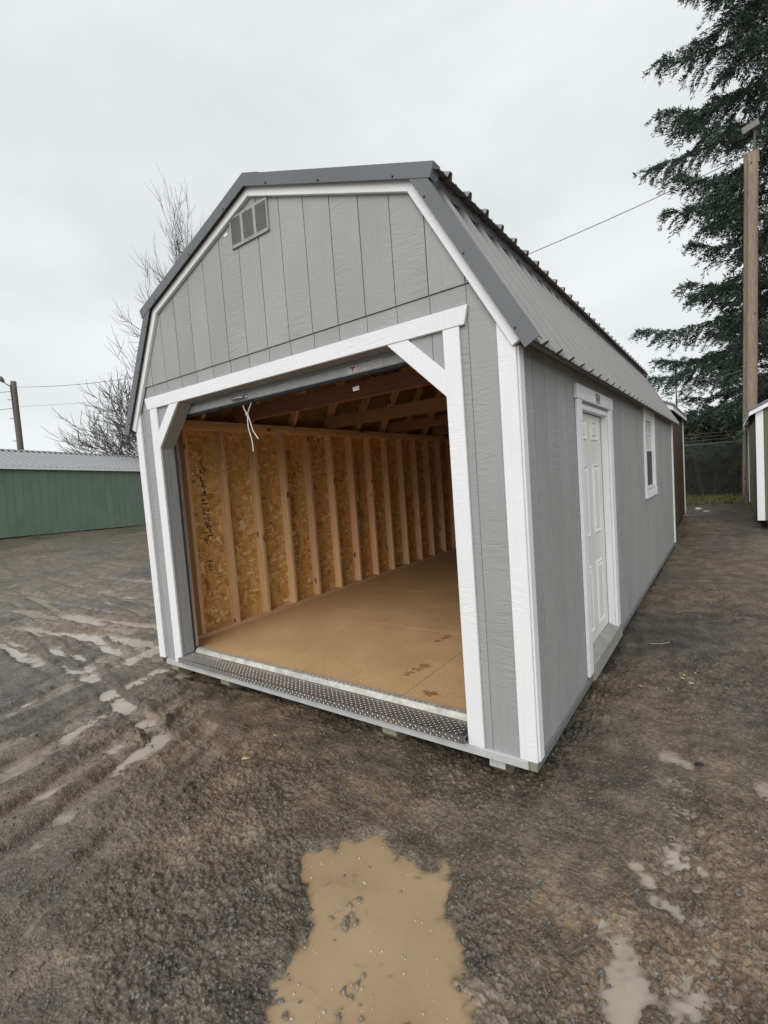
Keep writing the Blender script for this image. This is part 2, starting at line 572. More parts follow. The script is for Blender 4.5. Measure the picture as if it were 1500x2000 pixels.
def water_mat(name, c0, c1):
    m, n, b = newmat(name)
    v = coords(n)
    a = noise(n, v, 2.5, 4, .55)
    r = ramp(n, a.outputs['Fac'], [(.3, c0), (.7, c1)])
    n.links.new(r.outputs[0], b.inputs['Base Color'])
    b.inputs['Roughness'].default_value = .04
    b.inputs['IOR'].default_value = 1.333
    f = noise(n, v, 26, 2)
    bump(n, b, f.outputs['Fac'], .05, .003)
    at = n.nodes.new('ShaderNodeAttribute'); at.attribute_name = 'depth'
    ex = math_(n, 'POWER', 2.718, math_(n, 'MULTIPLY', at.outputs['Fac'], -240.0))
    n.links.new(math_(n, 'SUBTRACT', 1.0, math_(n, 'MULTIPLY', ex, .8)), b.inputs['Alpha'])
    return m
M_WATER = water_mat('muddy_brown_water', (.35, .245, .145), (.41, .295, .185))
M_WATER2 = water_mat('sky_pale_silty_water', (.37, .315, .255), (.44, .38, .31))  # silty water, base colour paled further to carry the sky's reflection
M_STONE = plain('wet_gravel_stone', (.12, .11, .10), .38, 0, .5, 30)
def leaf_mat(name, c0, c1, scale=2.0, trans=0.0):
    m, n, b = newmat(name)
    v = coords(n)
    a = noise(n, v, scale, 3)
    r = ramp(n, a.outputs['Fac'], [(.35, c0), (.65, c1)])
    n.links.new(r.outputs[0], b.inputs['Base Color'])
    b.inputs['Roughness'].default_value = .65
    b.inputs['Specular IOR Level'].default_value = .3
    return m
M_NEEDLE = leaf_mat('fir_needles', (.045, .075, .055), (.085, .125, .085), 1.2)
M_NEEDLE2 = leaf_mat('far_fir_needles', (.05, .075, .06), (.08, .11, .08), 1.0)
M_UNDER = leaf_mat('bramble_leaves', (.024, .034, .018), (.07, .072, .034), .9)
M_GRASS = leaf_mat('damp_grass', (.13, .10, .04), (.14, .18, .05), 2.5)

# ------------------------------------------------------------------ ground
def base_g(x, y):
    x = np.asarray(x, float); y = np.asarray(y, float)
    g = -.272 + .0145 * np.maximum(y - 1.5, 0) * (1 - sstep(-6, -12, x) * .6)
    g = np.where(y > 14, np.minimum(g, -.272 + .0145 * 12.5), g)
    g = g + .40 * sstep(-9, -20, x) * (1 - sstep(3, 11, y) * .55)
    return g
def gz(x, y):
    return float(base_g(np.array([x]), np.array([y]))[0])

PUD_MAIN = [(.93, -.86), (1.04, -.74), (1.20, -.62), (1.36, -.70), (1.50, -.66), (1.62, -.83), (1.84, -1.08), (2.10, -1.5), (2.05, -2.1), (1.65, -2.0), (1.34, -1.42), (1.18, -1.12)]
PUDS = [  # (polygon, depth, level below datum, material)
    (PUD_MAIN, .034, -.284, 0),
    ([(2.17, -.24), (2.24, -.30), (2.29, -.43), (2.235, -.46), (2.20, -.36)], .026, -.284, 1),
    ([(2.10, -.57), (2.19, -.55), (2.24, -.66), (2.30, -.70), (2.33, -.79), (2.27, -.80), (2.25, -.88), (2.20, -.98), (2.14, -.80)], .028, -.284, 1),
    ([(2.33, -.66), (2.40, -.68), (2.40, -.76), (2.35, -.76)], .012, -.284, 1),
    ([(1.92, -.55), (2.0, -.60), (2.06, -.76), (1.98, -.80)], .018, -.283, 0),
    ([(.93, -1.47), (1.0, -1.45), (1.02, -1.38), (.95, -1.37)], .024, -.284, 0),
    ([(.62, -1.02), (.66, -1.02), (.67, -.97), (.63, -.96)], .02, -.284, 0),
    ([(-.72, -.95), (-.48, -.98), (-.60, -.70), (-.85, -.45), (-.98, -.52)], .022, -.283, 1),
    ([(-.30, -.78), (-.18, -.80), (-.26, -.55), (-.42, -.45)], .018, -.283, 1),
    ([(-1.45, -.95), (-1.2, -1.0), (-1.5, -.2), (-1.75, .05), (-1.85, -.1)], .022, -.283, 1),
    ([(-2.6, -.75), (-2.2, -.9), (-2.35, -.3), (-2.75, -.05)], .02, -.283, 1),
    ([(1.70, .88), (1.76, .80), (1.92, .74), (1.93, .78), (1.80, .88)], .016, -.282, 0),
    ([(1.74, .42), (1.78, .36), (1.92, .40), (1.90, .45)], .014, -.282, 0),
    ([(1.72, 1.20), (1.75, 1.10), (1.95, .98), (1.93, 1.04)], .014, -.282, 0),
    ([(-3.4, .10), (-2.0, -.02), (-1.95, .22), (-3.2, .36)], .012, -.284, 1),
    ([(-5.4, .35), (-3.6, .30), (-2.2, .52), (-2.2, .70), (-4.0, .62), (-5.4, .55)], .012, -.284, 1),
    ([(-8.6, 1.0), (-6.0, .8), (-4.0, .95), (-4.0, 1.15), (-6.5, 1.15), (-8.6, 1.35)], .012, -.284, 1),
    ([(-7.2, .0), (-5.6, .0), (-4.6, -.1), (-5.6, .22), (-7.2, .25)], .012, -.284, 1),
    ([(-6.5, 1.55), (-4.2, 1.45), (-3.0, 1.6), (-4.5, 1.75), (-6.5, 1.85)], .012, -.284, 1),
    ([(-12.5, 2.3), (-9.5, 2.1), (-9.3, 2.35), (-12.5, 2.6)], .018, -.262, 1),
    ([(-11, 5.0), (-8, 4.6), (-7.8, 4.85), (-11, 5.4)], .018, -.256, 1),
]
RUTS = [  # (p0, p1, half width, depth, lug)
    ((-.10, -2.0), (-.85, .1), .10, .022, 1), ((-.42, -2.0), (-1.12, .0), .09, .02, 1),
    ((-.85, -2.2), (-1.70, .8), .11, .026, 0), ((-1.30, -2.2), (-2.2, 1.6), .10, .022, 1),
    ((-1.75, -2.4), (-2.9, 2.2), .12, .024, 0), ((.35, -1.9), (-.30, -.2), .08, .012, 0),
    ((-9.5, 1.15), (-2.0, .25), .13, .028, 1), ((-9.5, .65), (-2.0, .05), .12, .024, 1),
    ((-9.0, -.1), (-2.2, 1.0), .13, .028, 1), ((-8.0, -.7), (-2.2, .55), .12, .026, 1),
    ((-10, 1.9), (-3.0, 1.3), .12, .02, 0), ((-11, 3.4), (-3.2, 3.0), .14, .018, 0), ((-12, 5.2), (-3.4, 4.4), .16, .018, 0),
    ((-10, .1), (-2.6, -.5), .12, .022, 1), ((2.9, -.9), (2.05, 6.0), .15, .012, 0), ((2.45, -1.0), (1.95, 2.5), .10, .010, 0),
]
ZONES = [(2.45, -.35, .80, .014), (2.3, .7, .6, .003), (-4.5, .6, 2.2, .0055), (-1.2, -.7, .8, .006), (1.4, -.9, .8, .006), (.2, -1.3, .6, .004)]
_rr = random.Random(77)
for _i in range(16):
    _y = _rr.uniform(-.6, 1.9); _a = _rr.uniform(-.32, .32); _x0 = _rr.uniform(-9, -5); _l = _rr.uniform(2.5, 5.5)
    RUTS.append(((_x0, _y), (_x0 + _l, _y + _a * _l * .6), _rr.uniform(.05, .08), _rr.uniform(.016, .026), 1))
for _i in range(9):
    _y = _rr.uniform(2.2, 8.0); _x0 = _rr.uniform(-15, -8); _l = _rr.uniform(4, 8)
    RUTS.append(((_x0, _y), (_x0 + _l, _y + _rr.uniform(-1, 1)), _rr.uniform(.12, .22), _rr.uniform(.02, .03), 0))
def detail_h(x, y):
    x = np.asarray(x, float); y = np.asarray(y, float)
    wx = x + .05 * perlin(x * 3.1, y * 3.1, 21); wy = y + .05 * perlin(x * 3.1, y * 3.1, 22)
    m = sstep(-.28, .30, perlin(x * .9 + 3, y * .9, 1) + .5 * perlin(x * 2.3, y * 2.3, 2))
    rough = .24 + .76 * m
    h = .010 + .008 * perlin(x * .8, y * .8, 3) + .007 * perlin(x * 2.7, y * 2.7, 4) + .011 * perlin(x * 4.4, y * 4.4, 13) * (1 - .6 * sstep(-1, -2, x)) + .009 * perlin(x * 8.5, y * 8.5, 14)
    for (ax, ay, rr_, dz) in ZONES:
        h = h - dz * np.exp(-((x - ax) ** 2 + (y - ay) ** 2) / rr_ ** 2) * (.6 + .8 * perlin(x * 1.7, y * 1.7, 15))
    b1 = 1 - np.abs(perlin(x * 13, y * 13, 5)) * 2.0
    b2 = np.abs(perlin(wx * 30, wy * 30, 6)) * 2.0
    b3 = np.abs(perlin(x * 62, y * 62, 7)) * 2.0
    h += rough * (-.0065 * b1 + .0095 * b2 + .0075 * b3 + .0035 * perlin(x * 120, y * 120, 8))
    lump = np.maximum(perlin(x * 21 + 9, y * 21, 9) - .28, 0)
    h += .022 * lump * rough
    for i, ((x0, y0), (x1, y1), hw, dp, lug) in enumerate(RUTS):
        ex, ey = x1 - x0, y1 - y0; ln = math.hypot(ex, ey)
        t = ((x - x0) * ex + (y - y0) * ey) / ln
        d = ((x - x0) * -ey + (y - y0) * ex) / ln
        d = d + .05 * perlin(t * .9 + i * 7, t * 0 + i, 30) + .02 * perlin(x * 5, y * 5, 31)
        fade = sstep(-.2, .4, t) * sstep(ln + .2, ln - .4, t) * (.55 + .45 * np.clip(1.5 * perlin(t * .6 + 5 * i, t * 0 + 3.3, 33) + .5, 0, 1))
        a = np.abs(d)
        cut = 1 - sstep(hw * .55, hw * 1.05, a)
        ridge = np.exp(-((a - hw * 1.35) / (hw * .35)) ** 2)
        h += 1.2 * fade * (-dp * cut + dp * .95 * ridge * (.6 + .5 * perlin(x * 9, y * 9, 34)))
        if lug:
            near = np.exp(-((a - hw * .75) / (hw * .35)) ** 2)
            h += fade * near * .010 * (np.sin(2 * np.pi * (t + d * .5) / .075) > .1) * (.5 + perlin(x * 3, y * 3, 35))
    return h
def terrain(x, y):
    """returns z, wet"""
    h = detail_h(x, y)
    pud = np.zeros_like(h)
    for poly, dep, lev, mt in PUDS:
        xs = [p[0] for p in poly]; ys = [p[1] for p in poly]
        k = np.where((x > min(xs) - .4) & (x < max(xs) + .4) & (y > min(ys) - .4) & (y < max(ys) + .4))[0]
        if len(k) == 0:
            continue
        px, py = x[k], y[k]
        big = (max(xs) - min(xs)) > 1.3
        s = polysd(px, py, poly) + (.06 if big else .045) * perlin(px * 6, py * 6, 40) + .035 * perlin(px * 17, py * 17, 41)
        wd = .13 if big else .06
        f = 1 - sstep(-wd * .8, wd, s)
        isl = np.maximum(.75 * perlin(px * 5.0 + 2, py * 5.0, 43) + .55 * perlin(px * 34, py * 34, 44) + .3 * perlin(px * 16, py * 16, 46) - .33, 0)
        h[k] = h[k] * (1 - .25 * f) - dep * f + f * .070 * isl
        halo = (1 - sstep(.02, .34, s)) * np.clip(.55 + .9 * perlin(px * 4, py * 4, 45), 0, 1)
        pud[k] = np.maximum(pud[k], np.maximum(f, .95 * halo))
    g = base_g(x, y)
    lo = .010 * perlin(x * .8, y * .8, 3)
    wet = sstep(.008, -.012, h - lo * .5) * .95
    wet = np.maximum(wet, pud * .6)
    drain = sstep(.05, .4, perlin(x * 1.3 + 4, y * 1.3, 50))
    wet = np.clip(wet * (.55 + .6 * drain), 0, 1)
    far = sstep(30, 80, np.hypot(x, y))
    return g + h * (1 - far), wet * (1 - far)

def build_ground():
    cx, cy = CAM.x, CAM.y
    hd = YAW
    fine = np.radians(np.arange(-52, 52.001, .17))
    coarse_l = np.radians(np.linspace(-180, -54, 64, endpoint=True)); coarse_r = np.radians(np.linspace(54, 178, 62))
    ang = np.concatenate([coarse_l, fine, coarse_r]) + hd
    r = [.25]
    while r[-1] < 900:
        rr = r[-1]
        k = .0037 if .95 < rr < 9 else (.009 if rr < 26 and rr > .95 else .06)
        r.append(rr * (1 + k))
    r = np.array(r)
    A, R = np.meshgrid(ang, r)
    X = cx + R * np.sin(A); Y = cy + R * np.cos(A)
    x, y = X.ravel(), Y.ravel()
    z, wet = terrain(x, y)
    na, nr = len(ang), len(r)
    V = np.stack([x, y, z], 1)
    i, j = np.meshgrid(np.arange(nr - 1), np.arange(na), indexing='ij')
    j2 = (j + 1) % na
    F = np.stack([i * na + j, (i + 1) * na + j, (i + 1) * na + j2, i * na + j2], -1).reshape(-1, 4)[:, ::-1]
    # centre cap
    c = len(V)
    zc = float(terrain(np.array([cx]), np.array([cy]))[0][0])
    V = np.vstack([V, [[cx, cy, zc]]])
    me = bpy.data.meshes.new('ground')
    T = np.stack([np.full(na, c), np.arange(na), (np.arange(na) + 1) % na], 1)[:, ::-1]
    nq, ntri = len(F), len(T)
    me.vertices.add(len(V)); me.vertices.foreach_set('co', V.astype(np.float32).ravel())
    lv = np.concatenate([F.ravel(), T.ravel()]).astype(np.int32)
    me.loops.add(len(lv)); me.loops.foreach_set('vertex_index', lv)
    me.polygons.add(nq + ntri)
    me.polygons.foreach_set('loop_start', np.concatenate([np.arange(nq) * 4, nq * 4 + np.arange(ntri) * 3]).astype(np.int32))
    me.update(calc_edges=True)
    at = me.attributes.new('wet', 'FLOAT', 'POINT')
    at.data.foreach_set('value', np.append(wet, 0).astype(np.float32))
    me.polygons.foreach_set('use_smooth', [True] * (nq + ntri))
    o = link('ground', me, M_GROUND, kind='structure')
    return o
build_ground()

# standing water: level sheets that the mud rises out of; turbid, so opacity grows with depth
WATER_Z = -.2835
def water_sheet(x0, x1, y0, y1, z, cell, mat):
    nx, ny = int((x1 - x0) / cell), int((y1 - y0) / cell)
    X, Y = np.meshgrid(np.linspace(x0, x1, nx + 1), np.linspace(y0, y1, ny + 1))
    x, y = X.ravel(), Y.ravel()
    t, _ = terrain(x, y)
    d = (z - t).reshape(ny + 1, nx + 1)
    mxd = np.maximum(np.maximum(d[:-1, :-1], d[1:, :-1]), np.maximum(d[:-1, 1:], d[1:, 1:]))
    j, i = np.where(mxd > -.012)
    n1 = nx + 1
    F = np.stack([j * n1 + i, j * n1 + i + 1, (j + 1) * n1 + i + 1, (j + 1) * n1 + i], 1)
    used, inv = np.unique(F.ravel(), return_inverse=True)
    V = np.stack([x, y, np.full(x.shape, z)], 1)[used]
    me = fastmesh('puddle', V, inv.reshape(-1, 4))
    at = me.attributes.new('depth', 'FLOAT', 'POINT')
    at.data.foreach_set('value', np.clip(d.ravel()[used], 0, 1).astype(np.float32))
    return link('puddle', me, mat, kind='structure')
water_sheet(-9.4, .449, -2.3, 2.05, WATER_Z - .0045, .03, M_WATER2)
water_sheet(.45, 2.085, -2.0, 1.6, WATER_Z, .015, M_WATER)
water_sheet(2.086, 3.3, -2.0, 2.0, WATER_Z + .0030, .018, M_WATER2)

# loose gravel: past counting
def rocks(name, n, mat, sampler, smin, smax, sink=.35):
    t = (1 + 5 ** .5) / 2
    iv = np.array([(-1, t, 0), (1, t, 0), (-1, -t, 0), (1, -t, 0), (0, -1, t), (0, 1, t), (0, -1, -t), (0, 1, -t), (t, 0, -1), (t, 0, 1), (-t, 0, -1), (-t, 0, 1)], float)
    iv /= np.linalg.norm(iv[0])
    iF = np.array([(0, 11, 5), (0, 5, 1), (0, 1, 7), (0, 7, 10), (0, 10, 11), (1, 5, 9), (5, 11, 4), (11, 10, 2), (10, 7, 6), (7, 1, 8), (3, 9, 4), (3, 4, 2), (3, 2, 6), (3, 6, 8), (3, 8, 9), (4, 9, 5), (2, 4, 11), (6, 2, 10), (8, 6, 7), (9, 8, 1)])
    x, y = sampler(n)
    z, _ = terrain(x, y)
    s = smin + (smax - smin) * RNG.random(n) ** 3
    sc = s[:, None] * (.65 + .7 * RNG.random((n, 3))) * [1, 1, .7]
    a = RNG.random(n) * 2 * np.pi
    v = iv[None] * sc[:, None, :] * (.78 + .44 * RNG.random((n, 12, 1)))
    c, sn = np.cos(a)[:, None], np.sin(a)[:, None]
    vx = v[..., 0] * c - v[..., 1] * sn + x[:, None]
    vy = v[..., 0] * sn + v[..., 1] * c + y[:, None]
    vz = v[..., 2] + (z + s * .7 * (1 - 2 * sink))[:, None]
    V = np.stack([vx, vy, vz], -1).reshape(-1, 3)
    F = (iF[None] + (np.arange(n) * 12)[:, None, None]).reshape(-1, 3)
    return link(name, fastmesh(name, V, F), mat, kind='stuff')
def near_s(n):
    a = YAW + np.radians(RNG.uniform(-46, 46, n)); r = 1.2 + 6.0 * RNG.random(n) ** 1.6
    return CAM.x + r * np.sin(a), CAM.y + r * np.cos(a)
g1 = rocks('gravel', 14000, M_STONE, near_s, .002, .009)
tag(g1, 'loose dark grey gravel scattered over the wet mud', 'gravel')

# ------------------------------------------------------------------ main garage shed
shed = empty('garage_shed', (0, 0, 0))
tag(shed, 'large grey gambrel garage shed with white trim and open roll-up door, standing on timber skids', 'shed')
HW = 1.69                     # wall half width (outer face of siding)
ZB = -.108                    # bottom of siding
LEN = 7.40
G0, GS = -1.379, .2032
ZS = 2.244
OUT_E, OUT_K, OUT_R = (1.816, 1.912), (1.357, 2.834), (0.0, 3.335)
OUT_KL = (1.312, 2.794)      # head of the lower slope, tucked under the upper one
def seg_normal(p, q):
    dx, dz = q[0] - p[0], q[1] - p[1]; l = math.hypot(dx, dz)
    return (-dz / l, dx / l)
# inward normals for right half, going E->K->R : interior is to the left
nL = seg_normal(OUT_E, OUT_KL); nU = seg_normal(OUT_K, OUT_R)
if nL[0] > 0: nL = (-nL[0], -nL[1])
if nU[1] > 0: nU = (-nU[0], -nU[1])
cL = lambda d: (-nL[0], -nL[1], -(nL[0] * (OUT_E[0] + nL[0] * d) + nL[1] * (OUT_E[1] + nL[1] * d)))
cU = lambda d: (-nU[0], -nU[1], -(nU[0] * (OUT_R[0] + nU[0] * d) + nU[1] * (OUT_R[1] + nU[1] * d)))
def inter(c1, c2):
    a, b, c = c1; d, e, f = c2
    det = a * e - b * d
    return ((c * e - b * f) / det, (a * f - c * d) / det)
def ridge_at(d):
    a, b, c = cU(d)
    return (0.0, c / b)
def knee_at(d):
    return inter(cL(d), cU(d))
def gable_clip(poly, d, mirror=True):
    for c in (cL(d), cU(d)):
        poly = clip(poly, *c)
        poly = clip(poly, -c[0], c[1], c[2])
    return poly

# opening outline
OX0, OX1, OZ = -1.349, 1.332, 2.052
OBX0, OBX1, OBZ = -1.033, .990, 1.718
# front wall backing (grey sheathing behind the planks)
fwb = MB()
YB0, YB1 = .005, .013
fwb.prism(gable_clip([(-HW, OZ), (HW, OZ), (HW, 4), (-HW, 4)], .03), 'y', YB0, YB1)
fwb.prism([(-HW, ZB), (OX0, ZB), (OX0, OZ - .001), (-HW, OZ - .001)], 'y', YB0, YB1)
fwb.prism([(OX1, ZB), (HW, ZB), (HW, OZ - .001), (OX1, OZ - .001)], 'y', YB0, YB1)
fwb.prism([(OX0 + .001, OBZ), (OBX0, OZ - .001), (OX0 + .001, OZ - .001)], 'y', YB0, YB1)
fwb.prism([(OX1 - .001, OBZ), (OX1 - .001, OZ - .001), (OBX1, OZ - .001)], 'y', YB0, YB1)
front = part('front_wall', fwb, M_SIDE, shed)
GAP = .0028
def plank_front(poly, y0, y1):
    if len(poly) < 3:
        return
    mb = MB().prism(poly, 'y', y0, y1)
    part('plank', mb, M_SIDE, front)
for k in range(-2, 16):
    x0, x1 = G0 + GS * k + GAP, G0 + GS * (k + 1) - GAP
    x0, x1 = max(x0, -HW), min(x1, HW)
    if x1 - x0 < .02:
        continue
    jy = random.uniform(-.0006, .0006)
    # gable plank
    plank_front(gable_clip([(x0, ZS), (x1, ZS), (x1, 4), (x0, 4)], .04), -.008 + jy, .0046)
    # wall plank below the seam, clipped to the door opening
    full = gable_clip([(x0, ZB), (x1, ZB), (x1, ZS - .004), (x0, ZS - .004)], .04)
    if x1 <= OX0 or x0 >= OX1:
        plank_front(full, 0 + jy, .0046)
        continue
    lo = []
    def zt(x):   # top of opening at x
        if x < OBX0: return OBZ + (x - OX0) / (OBX0 - OX0) * (OZ - OBZ)
        if x > OBX1: return OBZ + (OX1 - x) / (OX1 - OBX1) * (OZ - OBZ)
        return OZ
    a, b = max(x0, OX0), min(x1, OX1)
    pts = [(a, zt(a))] + [(p, OZ) for p in (OBX0, OBX1) if a < p < b] + [(b, zt(b))]
    top = [(x1, ZS - .004), (x0, ZS - .004)]
    if x0 < OX0:
        pts = [(x0, ZB), (OX0, ZB)] + pts
    if x1 > OX1:
        pts = pts + [(OX1, ZB), (x1, ZB)]
    if len(pts) > 2 and (x0 < OX0 or x1 > OX1):
        # split into two convex prisms
        if x0 < OX0:
            plank_front([(x0, ZB), (OX0, ZB), (OX0, ZS - .004), (x0, ZS - .004)], jy, .0046)
            plank_front([(OX0, zt(OX0)), (b, zt(b)), (b, ZS - .004), (OX0, ZS - .004)], jy, .0046)
        else:
            plank_front([(OX1, ZB), (x1, ZB), (x1, ZS - .004), (OX1, ZS - .004)], jy, .0046)
            plank_front([(a, zt(a)), (OX1, zt(OX1)), (OX1, ZS - .004), (a, ZS - .004)], jy, .0046)
    else:
        plank_front(pts + top, jy, .0046)

def board(name, poly, axis, a0, a1, mat=None, bev=.0025, parent=shed):
    o = part(name, MB().prism(poly, axis, a0, a1), mat or M_WHITE, parent)
    if bev:
        md = o.modifiers.new('bevel', 'BEVEL'); md.width = bev; md.segments = 1; md.limit_method = 'ANGLE'
    return o
TY = -.0195
# door surround
board('header_trim', [(-1.487, 2.054), (1.453, 2.050), (1.476, 2.141), (-1.510, 2.149)], 'y', TY - .002, -.001)
board('door_trim', [(-1.452, ZB), (-1.349, ZB), (-1.349, 2.052), (-1.452, 2.052)], 'y', TY, -.001)
board('door_trim', [(1.332, ZB), (1.423, ZB), (1.423, 2.048), (1.332, 2.048)], 'y', TY, -.001)
board('corner_brace', [(-1.352, 1.722), (-1.033, 2.052), (-1.163, 2.052), (-1.352, 1.858)], 'y', TY + .001, -.0015)
board('corner_brace', [(1.335, 1.716), (1.335, 1.849), (1.123, 2.049), (.990, 2.049)], 'y', TY + .001, -.0015)
# grey jamb liner round the opening
JD = .105
for a, b in (((OX0, ZB + .06), (OX0, OBZ)), ((OX0, OBZ), (OBX0, OZ)), ((OBX0, OZ), (OBX1, OZ)), ((OBX1, OZ), (OX1, OBZ)), ((OX1, OBZ), (OX1, ZB + .06))):
    dx, dz = b[0] - a[0], b[1] - a[1]; l = math.hypot(dx, dz); nx, nz_ = -dz / l * .018, dx / l * .018
    o = part('door_jamb', MB().prism([a, b, (b[0] + nx, b[1] + nz_), (a[0] + nx, a[1] + nz_)], 'y', .0165, JD), M_SIDE, shed)
# corner boards
for s in (-1, 1):
    zt_ = 2.035
    xs = sorted((s * 1.614, s * 1.702))
    top_in, top_out = 2.055, 1.885
    P = [(s * 1.614, ZB), (s * 1.702, ZB), (s * 1.702, top_out), (s * 1.614, top_in)]
    board('corner_trim', P, 'y', TY, -.001)
    x0, x1 = sorted((s * (HW + .001), s * (HW + .0205)))
    o = part('corner_trim', MB().cbox(x0, x1, -.0005, .062, ZB, 1.90, .0025), M_WHITE, shed)
    if s > 0 or True:
        part('corner_trim', MB().cbox(x0, x1, LEN - .10, LEN + .0, ZB, 1.92, .0025), M_WHITE, shed)
# rim joist under the wall
part('rim_board', MB().cbox(-1.594, 1.655, -.022, .018, -.154, ZB - .001, .003), M_RIM, shed)
for s in (-1, 1):
    x0, x1 = sorted((s * 1.657, s * 1.700))
    part('rim_board', MB().cbox(x0, x1, -.018, LEN, -.154, ZB - .001, .003), M_SKID if False else M_DARKGREY, shed)
    part('rim_end', MB().box(x0 + .002, x1 - .002, -.0195, -.0181, -.152, ZB - .003), M_SKID, shed)
for k in range(18):
    y = .1 + k * .4064
    pass
part('floor_frame', MB().box(-1.6, 1.6, .04, LEN - .05, -.150, -.07), M_SKID, shed)
# skids
SKX = [(-1.565, -1.462), (-.858, -.748), (.743, .845), (1.437, 1.525)]
for i, (x0, x1) in enumerate(SKX):
    poly = [(.005, -.155), (.005, -.203), (.075, -.268), (LEN - .07, -.30), (LEN, -.203), (LEN, -.155)]
    o = part('skid', MB().prism(poly, 'x', x0, x1), M_SKID, shed)
    if i >= 3:
        part('skid_face_paint', MB().box(x0 + .001, x1 - .001, .0015, .0045, -.203, -.156), M_RIM, o)

# diamond plate threshold
th = MB()
th.box(OX0 + .003, OX1 - .003, -.050, .1, -.058, -.053)
th.box(OX0 + .003, OX1 - .003, -.054, -.050, -.092, -.0535)
tho = part('threshold_plate', th, M_PLATE, shed)
part('threshold_riser', MB().prism([(.100, -.0525), (.118, -.022), (.160, -.024), (.160, -.0525)], 'x', OX0 + .02, OX1 - .005), plain('mud_streaked_aluminium', (.50, .48, .44), .55, .35, .28, 14), tho)
tr = MB()
def tread(cx, cy, ang, z, vertical=False):
    l, wd, h = .0095, .0024, .0018
    c, s_ = math.cos(ang), math.sin(ang)
    pts = []
    for (a, b, hh) in ((-l, 0, 0), (0, -wd, 0), (l, 0, 0), (0, wd, 0), (-l * .55, 0, h), (l * .55, 0, h)):
        u, v = a * c - b * s_, a * s_ + b * c
        pts.append((cx + u, -.0542 - hh, cy + v) if vertical else (cx + u, cy + v, z + hh))
    tr.add(pts, [(0, 1, 4), (1, 5, 4), (1, 2, 5), (2, 3, 5), (3, 4, 5), (3, 0, 4)] if not vertical else [(0, 1, 4)[::1], (1, 5, 4), (1, 2, 5), (2, 3, 5), (3, 4, 5), (3, 0, 4)])
pitch = .019
nx_ = int((OX1 - OX0 - .03) / pitch)
for i in range(nx_):
    x = OX0 + .02 + i * pitch
    for j in range(7):
        tread(x, -.036 + j * pitch, math.radians(45 if (i + j) % 2 else -45), -.0529)
    for j in range(2):
        tread(x, -.066 - j * .017, math.radians(45 if (i + j) % 2 else -45), 0, True)
    tread(x, .136, math.radians(45 if i % 2 else -45), -.0229)
part('tread_bars', tr, M_TREAD, tho, kind='stuff')

# floor boards
FZ = -.040
flo = part('floor', MB().box(-1.655, 1.655, .162, LEN - .03, -.068, FZ - .003), M_DARKGREY, shed)
edges = [(-1.655, -.44), (-.437, .78), (.783, 1.655)]
for c, (x0, x1) in enumerate(edges):
    y = .163
    first = [2.44, 1.22, 1.83][c]
    while y < LEN - .05:
        y1 = min(y + first, LEN - .03); first = 2.44
        part('floor_panel', MB().cbox(x0, x1, y, y1 - .004, FZ - .003, FZ, .001), M_FLOOR, flo)
        y = y1
# muddy boot prints on the floor
def footprint(cx, cy, ang, sc):
    mb = MB()
    c, s_ = math.cos(ang), math.sin(ang)
    rr = random.Random(int(cx * 1000))
    for k in range(230):
        t = rr.uniform(-.13, .13)
        if -.045 < t < -.02:
            continue
        hw_ = .042 * (1 - abs(t - .04) * 1.6) if t > -.02 else .032 * (1 - ((t + .09) / .06) ** 2 * .6)
        u0 = rr.uniform(-1, 1) * max(hw_, .008)
        if math.sin(u0 * 260 + t * 90) > .35:
            continue
        rad = rr.uniform(.003, .008)
        vs = []
        for i in range(6):
            an = i * math.pi / 3
            u, v = (u0 + rad * 1.7 * math.cos(an) * rr.uniform(.6, 1.2)) * sc, (t + rad * math.sin(an) * rr.uniform(.6, 1.2)) * sc
            vs.append((cx + u * c - v * s_, cy + u * s_ + v * c))
        zz = FZ + .0002 + k * 2e-6
        mb.prism(vs, 'z', zz, zz + .0012)
    part('muddy_footprint', mb, M_MUDPRINT, flo)
footprint(.648, .575, math.radians(-11), .95)
footprint(.503, 1.22, math.radians(-9), .8)
mb = MB()
pts = [(.926 + (.05 + .02 * math.sin(3 * a)) * math.cos(a) * 1.0, .285 + (.035 + .012 * math.cos(5 * a)) * math.sin(a)) for a in [i * math.pi / 9 for i in range(18)]]
mb.prism(pts, 'z', FZ + .0002, FZ + .0009)
part('mud_smear', mb, plain('tan_mud', (.30, .165, .07), .8, 0, .3, 40), flo)

